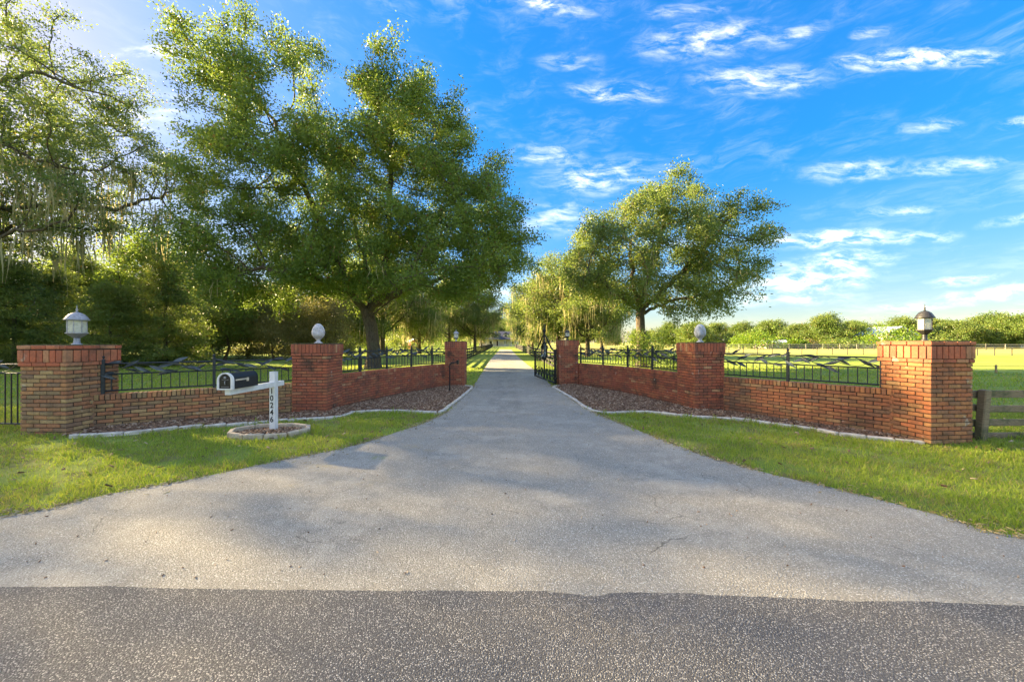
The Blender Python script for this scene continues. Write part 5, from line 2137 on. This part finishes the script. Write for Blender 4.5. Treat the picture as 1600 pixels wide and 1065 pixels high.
mb.lathe([(0.03, 1.90), (0.05, 1.94), (0.03, 1.98), (0.07, 2.03), (0.075, 2.08), (0.035, 2.14), (0.02, 2.20), (0.035, 2.24), (0.012, 2.32), (0.003, 2.38)], 12, c=(c0, 0, 0))
mb.build('spear_finial', M_BLACK, gr)
for sgn in (-1, 1):
    for zz, tilt_ in ((1.86, 0.6), (1.98, 0.9), (2.08, 1.1)):
        me = LEAFS[0]
        o = link('leaf', leaf_mesh(0.22, 0.08) if sgn == 9 else me, None, gr, (c0, 0, zz))
        o.rotation_euler = (PI / 2, -tilt_ if sgn > 0 else tilt_ - PI, 0)
gtube([(c0 + 0.36 * math.cos(t_), 0, 1.22 + 0.38 * math.sin(t_)) for t_ in np.linspace(0, 2 * PI, 36, endpoint=False)], 0.024, 'medallion_ring', closed=True)
md = empty('medallion_leaves', (c0, 0, 1.22), 0, gr)
for i in range(11):
    a = i * 2 * PI / 11 + 0.2
    q = 0.08 if i % 2 else 0.16
    me = LEAFS[2].copy() if i == 0 else me
    if i == 0:
        me.materials.clear()
        me.materials.append(M_PALEORN)
    o = link('leaf', me, None, md, (q * math.cos(a * 1.7), -0.03, q * math.sin(a * 1.7)))
    o.rotation_euler = (PI / 2 + random.uniform(-.4, .4), -a, random.uniform(-.3, .3))
    o.scale = (1.25, 1.5, 1.5)
gtube([(c0 + 0.10 * math.sin(t_ * 2), -0.03, 1.22 + 0.24 * math.cos(t_)) for t_ in np.linspace(0, 2 * PI, 40, endpoint=False)], 0.022, 'medallion_stem', M_PALEORN, closed=True)
for k, (u, zz) in enumerate([(0.25, 1.08), (0.5, 1.1), (0.8, 1.08), (1.1, 1.12), (c0 + 0.6, 1.1), (c0 + 0.9, 1.08), (c0 + 1.25, 1.1), (0.18, 0.75), (0.15, 0.5), (0.2, 0.3)]):
    o = link('leaf', LEAFS[k % 3], None, gr, (u, -0.02, zz))
    o.rotation_euler = (PI / 2, random.uniform(-0.8, 0.8), random.uniform(-.4, .4))
for zz in (0.25, 0.95):
    link('hinge', box_mesh('hinge', (0.16, 0.05, 0.06), 0.006), M_BLACK, gr, (-0.05, 0, zz))

# ------------------------------------------------------------------ board fences along the drive
def board_fence(label, pts, n_rails, h, pitch, m_, group, post=(0.10, 0.10), board=(0.14, 0.03), name='board_fence', side=0.06):
    pa = Path(pts, smooth=False)
    x0, y0, _ = pa.at(pa.L / 2)
    root = empty(name, (x0, y0, 0))
    tag(root, label, 'fence', group)
    n = int(round(pa.L / pitch))
    pt = pa.L / n
    pm = box_mesh('post', (post[0], post[1], h + 0.26), 0.008)
    pm.materials.append(m_)
    bm_ = box_mesh('board', (pt - 0.01, board[1], board[0]), 0.004)
    bm_.materials.append(m_)
    for k in range(n + 1):
        x, y, a = pa.at(pt * k)
        link('post', pm, None, root, (x - x0, y - y0, g1(x, y) + h / 2 - 0.09), (random.uniform(-.02, .02), random.uniform(-.02, .02), a))
        if k < n:
            x, y, a = pa.off(pt * (k + 0.5), side)
            for j in range(n_rails):
                link('board', bm_, None, root, (x - x0, y - y0, g1(x, y) + h - 0.07 - j * (h - 0.16) / (n_rails - 1) + random.uniform(-.008, .008)),
                     (random.uniform(-.01, .01), random.uniform(-.006, .006), a))
    return root


board_fence('dark board fence running along the left side of the driveway', [(-3.95, 24), (-4.25, 34), (-5.2, 70), (-6.0, 100), (-6.9, 132)], 4, 1.02, 2.4, M_BOARD, 'board fences along the driveway')
board_fence('dark board fence running along the right side of the driveway behind the gate', [(2.75, 24), (2.55, 42), (1.75, 80), (1.0, 132)], 4, 1.0, 2.4, M_BOARD, 'board fences along the driveway')
# weathered rail fence on the right edge
rf_ = empty('rail_fence', (7.73, 6.12, 0))
tag(rf_, 'weathered grey brown rail fence beside the orange brown pillar', 'fence')
me = box_mesh('post', (0.125, 0.11, 1.05), 0.015, 0.008)
link('post', me, M_WOOD, rf_, (0.0, -0.04, 0.31), (0.02, 0.075, 0.1))
link('post', me, None, rf_, (2.45, 0.12, 0.31), (-0.02, -0.03, 0.0))
link('post', me, None, rf_, (4.9, 0.3, 0.31), (-0.02, 0.02, 0.0))
for j, (z, h_) in enumerate([(0.745, 0.125), (0.50, 0.115), (0.265, 0.115), (0.05, 0.10)]):
    for (xa, xb, ya, yb, dz_) in ((-0.55, 0.02, 0.03, 0.05, 0), (0.02, 2.45, 0.05, 0.2, -0.02), (2.45, 4.9, 0.2, 0.36, 0.01)):
        if j == 1 and xa < 0:
            dz_ = 0.03
        me = box_mesh('rail', (xb - xa - 0.012, 0.035, h_), 0.006, 0.004)
        link('rail', me, M_WOOD, rf_, ((xa + xb) / 2, (ya + yb) / 2, z + dz_ * 0.6), (0.0, random.uniform(-.012, .02), math.atan2(yb - ya, xb - xa)))


# wire fences in the meadow
def wire_fence(label, pts, h, n, pr, wires, m_post, group='wire fences in the right meadow'):
    pa = Path(pts, smooth=False)
    x0, y0, _ = pa.at(pa.L / 2)
    root = empty('wire_fence', (x0, y0, 0))
    tag(root, label, 'fence', group)
    mb = MB()
    mb.tube([(0, 0, -0.15), (0, 0, h)], pr, 7)
    pm = mb.mesh('post')
    pm.materials.append(m_post)
    for k in range(n + 1):
        x, y, a = pa.at(pa.L * k / n)
        link('post', pm, None, root, (x - x0, y - y0, 0), (random.uniform(-.03, .03), random.uniform(-.03, .03), 0), (1, 1, random.uniform(0.93, 1.05)))
    for zz in wires:
        mb = MB()
        mb.tube([(pa.p[i][0] - x0, pa.p[i][1] - y0, zz) for i in range(len(pa.p))], max(0.004, pr * 0.16), 4)
        mb.build('wire', M_BOARD, root)
    return root


wire_fence('thin dark wire fence across the meadow behind the iron fence', [(P(1130, 553)[0] , 50), (68, 44)], 0.95, 22, 0.045, (0.3, 0.6, 0.88), M_BOARD)
wire_fence('low wire fence with pale wooden posts beyond the orange brown pillar', [(22.6, 19.6), (26.4, 19.2), (30.5, 18.6), (36, 18)], 0.42, 5, 0.045, (0.2, 0.38), plain('pale_post', (0.35, 0.25, 0.13), 0.9))
board_fence('pale board fence along the far side of the meadow', [(40, 92), (90, 90), (160, 82)], 3, 1.2, 4.0, plain('pale_board', (0.42, 0.39, 0.33), 0.9, 0, 0.2), 'board fences across the meadow')
wire_fence('sparse pasture fence close to the meadow tree line', [(22, 88), (100, 78)], 1.1, 26, 0.06, (0.5, 1.0), M_BOARD)

# ------------------------------------------------------------------ buildings far off
def wall_box(mb, x0, x1, y0, y1, z0, z1):
    mb.box(((x0 + x1) / 2, (y0 + y1) / 2, (z0 + z1) / 2), (x1 - x0, y1 - y0, z1 - z0))


M_SLATE = plain('blue_grey_shingle', (0.035, 0.045, 0.085), 0.8, 0, 0.3, 3, 0.2)
M_CREAM = plain('cream_wall', (0.62, 0.58, 0.48), 0.8, 0, 0.1, 2, 0.1)
m, t, b = mat('window_glass')
t.put(b.inputs['Base Color'], (0.03, 0.04, 0.05))
b.inputs['Roughness'].default_value = 0.12
M_WIN = m
HX, HY = -4.3, 150.0
hr = empty('house', (HX, HY, 0))
tag(hr, 'cream farmhouse with dark blue grey roof and dormers at the far end of the driveway', 'house')
hs_ = MB()
wall_box(hs_, -9, 7, 0, 9, 0, 2.9)
hs_.build('wall', M_CREAM, hr)


def gable_roof(name, x0, x1, y0, y1, z0, zr, m_, parent, along='x', thick=0.18, over=0.5):
    mb = MB()
    x0 -= over
    x1 += over
    y0 -= over
    y1 += over
    if along == 'x':
        ym = (y0 + y1) / 2
        vs = [(x0, y0, z0), (x1, y0, z0), (x1, ym, zr), (x0, ym, zr), (x1, y1, z0), (x0, y1, z0)]
        vs += [(a, b_, c - thick) for a, b_, c in vs]
        fs = [(0, 1, 2, 3), (3, 2, 4, 5), (6, 9, 8, 7), (9, 11, 10, 8), (0, 6, 7, 1), (5, 4, 10, 11), (0, 3, 9, 6), (3, 5, 11, 9), (1, 7, 8, 2), (2, 8, 10, 4)]
    else:
        xm = (x0 + x1) / 2
        vs = [(x0, y0, z0), (x0, y1, z0), (xm, y1, zr), (xm, y0, zr), (x1, y1, z0), (x1, y0, z0)]
        vs += [(a, b_, c - thick) for a, b_, c in vs]
        fs = [(0, 3, 2, 1), (3, 5, 4, 2), (6, 7, 8, 9), (9, 8, 10, 11), (0, 1, 7, 6), (5, 11, 10, 4), (0, 6, 9, 3), (3, 9, 11, 5), (1, 2, 8, 7), (2, 4, 10, 8)]
    mb.add(vs, fs)
    return mb.build(name, m_, parent)


rfh = gable_roof('roof', -9, 7, -1.8, 9, 2.95, 6.3, M_SLATE, hr)
gb = MB()
for xx in (-9, 7):
    gb.add([(xx, 0, 2.9), (xx, 9, 2.9), (xx, 4, 5.9)], [(0, 1, 2)])
gb.build('gable_wall', M_CREAM, hr)
for xx in (-3.6, 1.8):
    dm = MB()
    wall_box(dm, xx - 0.9, xx + 0.9, -0.4, 3.0, 3.3, 5.0)
    dormer = dm.build('dormer', M_CREAM, hr)
    gable_roof('dormer_roof', xx - 0.95, xx + 0.95, -0.5, 3.2, 4.95, 5.75, M_SLATE, dormer, 'y', over=0.2)
    link('pane', box_mesh('pane', (1.0, 0.05, 1.1), 0), M_WIN, dormer, (xx, -0.43, 4.2))
ch = MB()
wall_box(ch, 4.6, 5.5, 3.6, 4.5, 5.2, 7.2)
ch.build('chimney', M_BRICK_RED, rfh)
for xx in np.linspace(-8.6, 6.6, 7):
    link('porch_column', box_mesh('porch_column', (0.22, 0.22, 2.55), 0.01), M_WHITE, hr, (xx, -1.7, 1.45))
pf = MB()
wall_box(pf, -9, 7, -2.1, -0.02, 0.0, 0.22)
pf.build('porch_floor', M_CONC, hr)
for xx in (-7, -4.3, 1.6, 4.6):
    wf = link('window', box_mesh('window', (1.3, 0.08, 1.5), 0), M_WHITE, hr, (xx, -0.05, 1.65))
    link('pane', box_mesh('pane', (1.06, 0.03, 1.26), 0), M_WIN, wf, (0, -0.05, 0))
df = link('door', box_mesh('door', (1.1, 0.08, 2.1), 0), plain('dark_door', (0.05, 0.03, 0.03), 0.5), hr, (-1.4, -0.05, 1.28))
# red shed
sx, sy = (646 - 800) / F * 92, 92.0
sr = empty('garden_shed', (sx, sy, 0), 0.6)
tag(sr, 'small red shed with a white roof at the edge of the left wood', 'shed')
mb = MB()
wall_box(mb, -1.1, 1.1, -1.1, 1.1, 0, 1.8)
mb.add([(-1.1, -1.1, 1.8), (1.1, -1.1, 1.8), (0, -1.1, 2.45), (-1.1, 1.1, 1.8), (1.1, 1.1, 1.8), (0, 1.1, 2.45)], [(0, 1, 2), (5, 4, 3)])
mb.build('wall', plain('red_paint', (0.50, 0.035, 0.03), 0.7), sr)
gable_roof('roof', -1.1, 1.1, -1.1, 1.1, 1.85, 2.6, M_WHITE, sr, 'y', 0.08, 0.2)
link('door', box_mesh('door', (0.8, 0.05, 1.5), 0), plain('pink_door', (0.62, 0.25, 0.22), 0.7), sr, (0, -1.13, 0.8))


def farm_building(label, px, Y, wdt, dp, hw, hr_, roofm, wallm, along='x', rz=0.0):
    root = empty('farm_building', ((px - 800) / F * Y, Y, 0), rz)
    tag(root, label, 'farm building', 'farm buildings across the meadow')
    mb = MB()
    wall_box(mb, -wdt / 2, wdt / 2, 0, dp, 0, hw)
    mb.build('wall', wallm, root)
    gable_roof('roof', -wdt / 2, wdt / 2, 0, dp, hw + 0.1, hr_, roofm, root, along)
    n = max(2, int(wdt / 3.5))
    for k in range(n):
        xx = -wdt / 2 + (k + 0.5) * wdt / n
        wf = link('window', box_mesh('window', (1.1, 0.08, 1.0), 0), M_WHITE, root, (xx, -0.04, hw * 0.55))
        link('pane', box_mesh('pane', (0.9, 0.03, 0.8), 0), M_WIN, wf, (0, -0.05, 0))


M_TINROOF = plain('pale_tin_roof', (0.55, 0.60, 0.64), 0.4, 0.3, 0.15, 2, 0)
farm_building('barn with a pale blue tin roof showing left of the bronze lantern', 1408, 104, 8, 9, 3.6, 6.2, M_TINROOF, M_CREAM, 'y')
farm_building('low cream farm building at the foot of the meadow oaks', 1218, 104, 7, 6, 1.5, 2.4, M_TINROOF, M_CREAM)
farm_building('low grey roofed building behind the tall bright bush', 1345, 108, 14, 7, 1.4, 2.6, M_TINROOF, M_STONE_DARK)
farm_building('white low barn at the right edge of the meadow', 1598, 118, 9, 8, 1.3, 2.7, M_WHITE, M_WHITE)
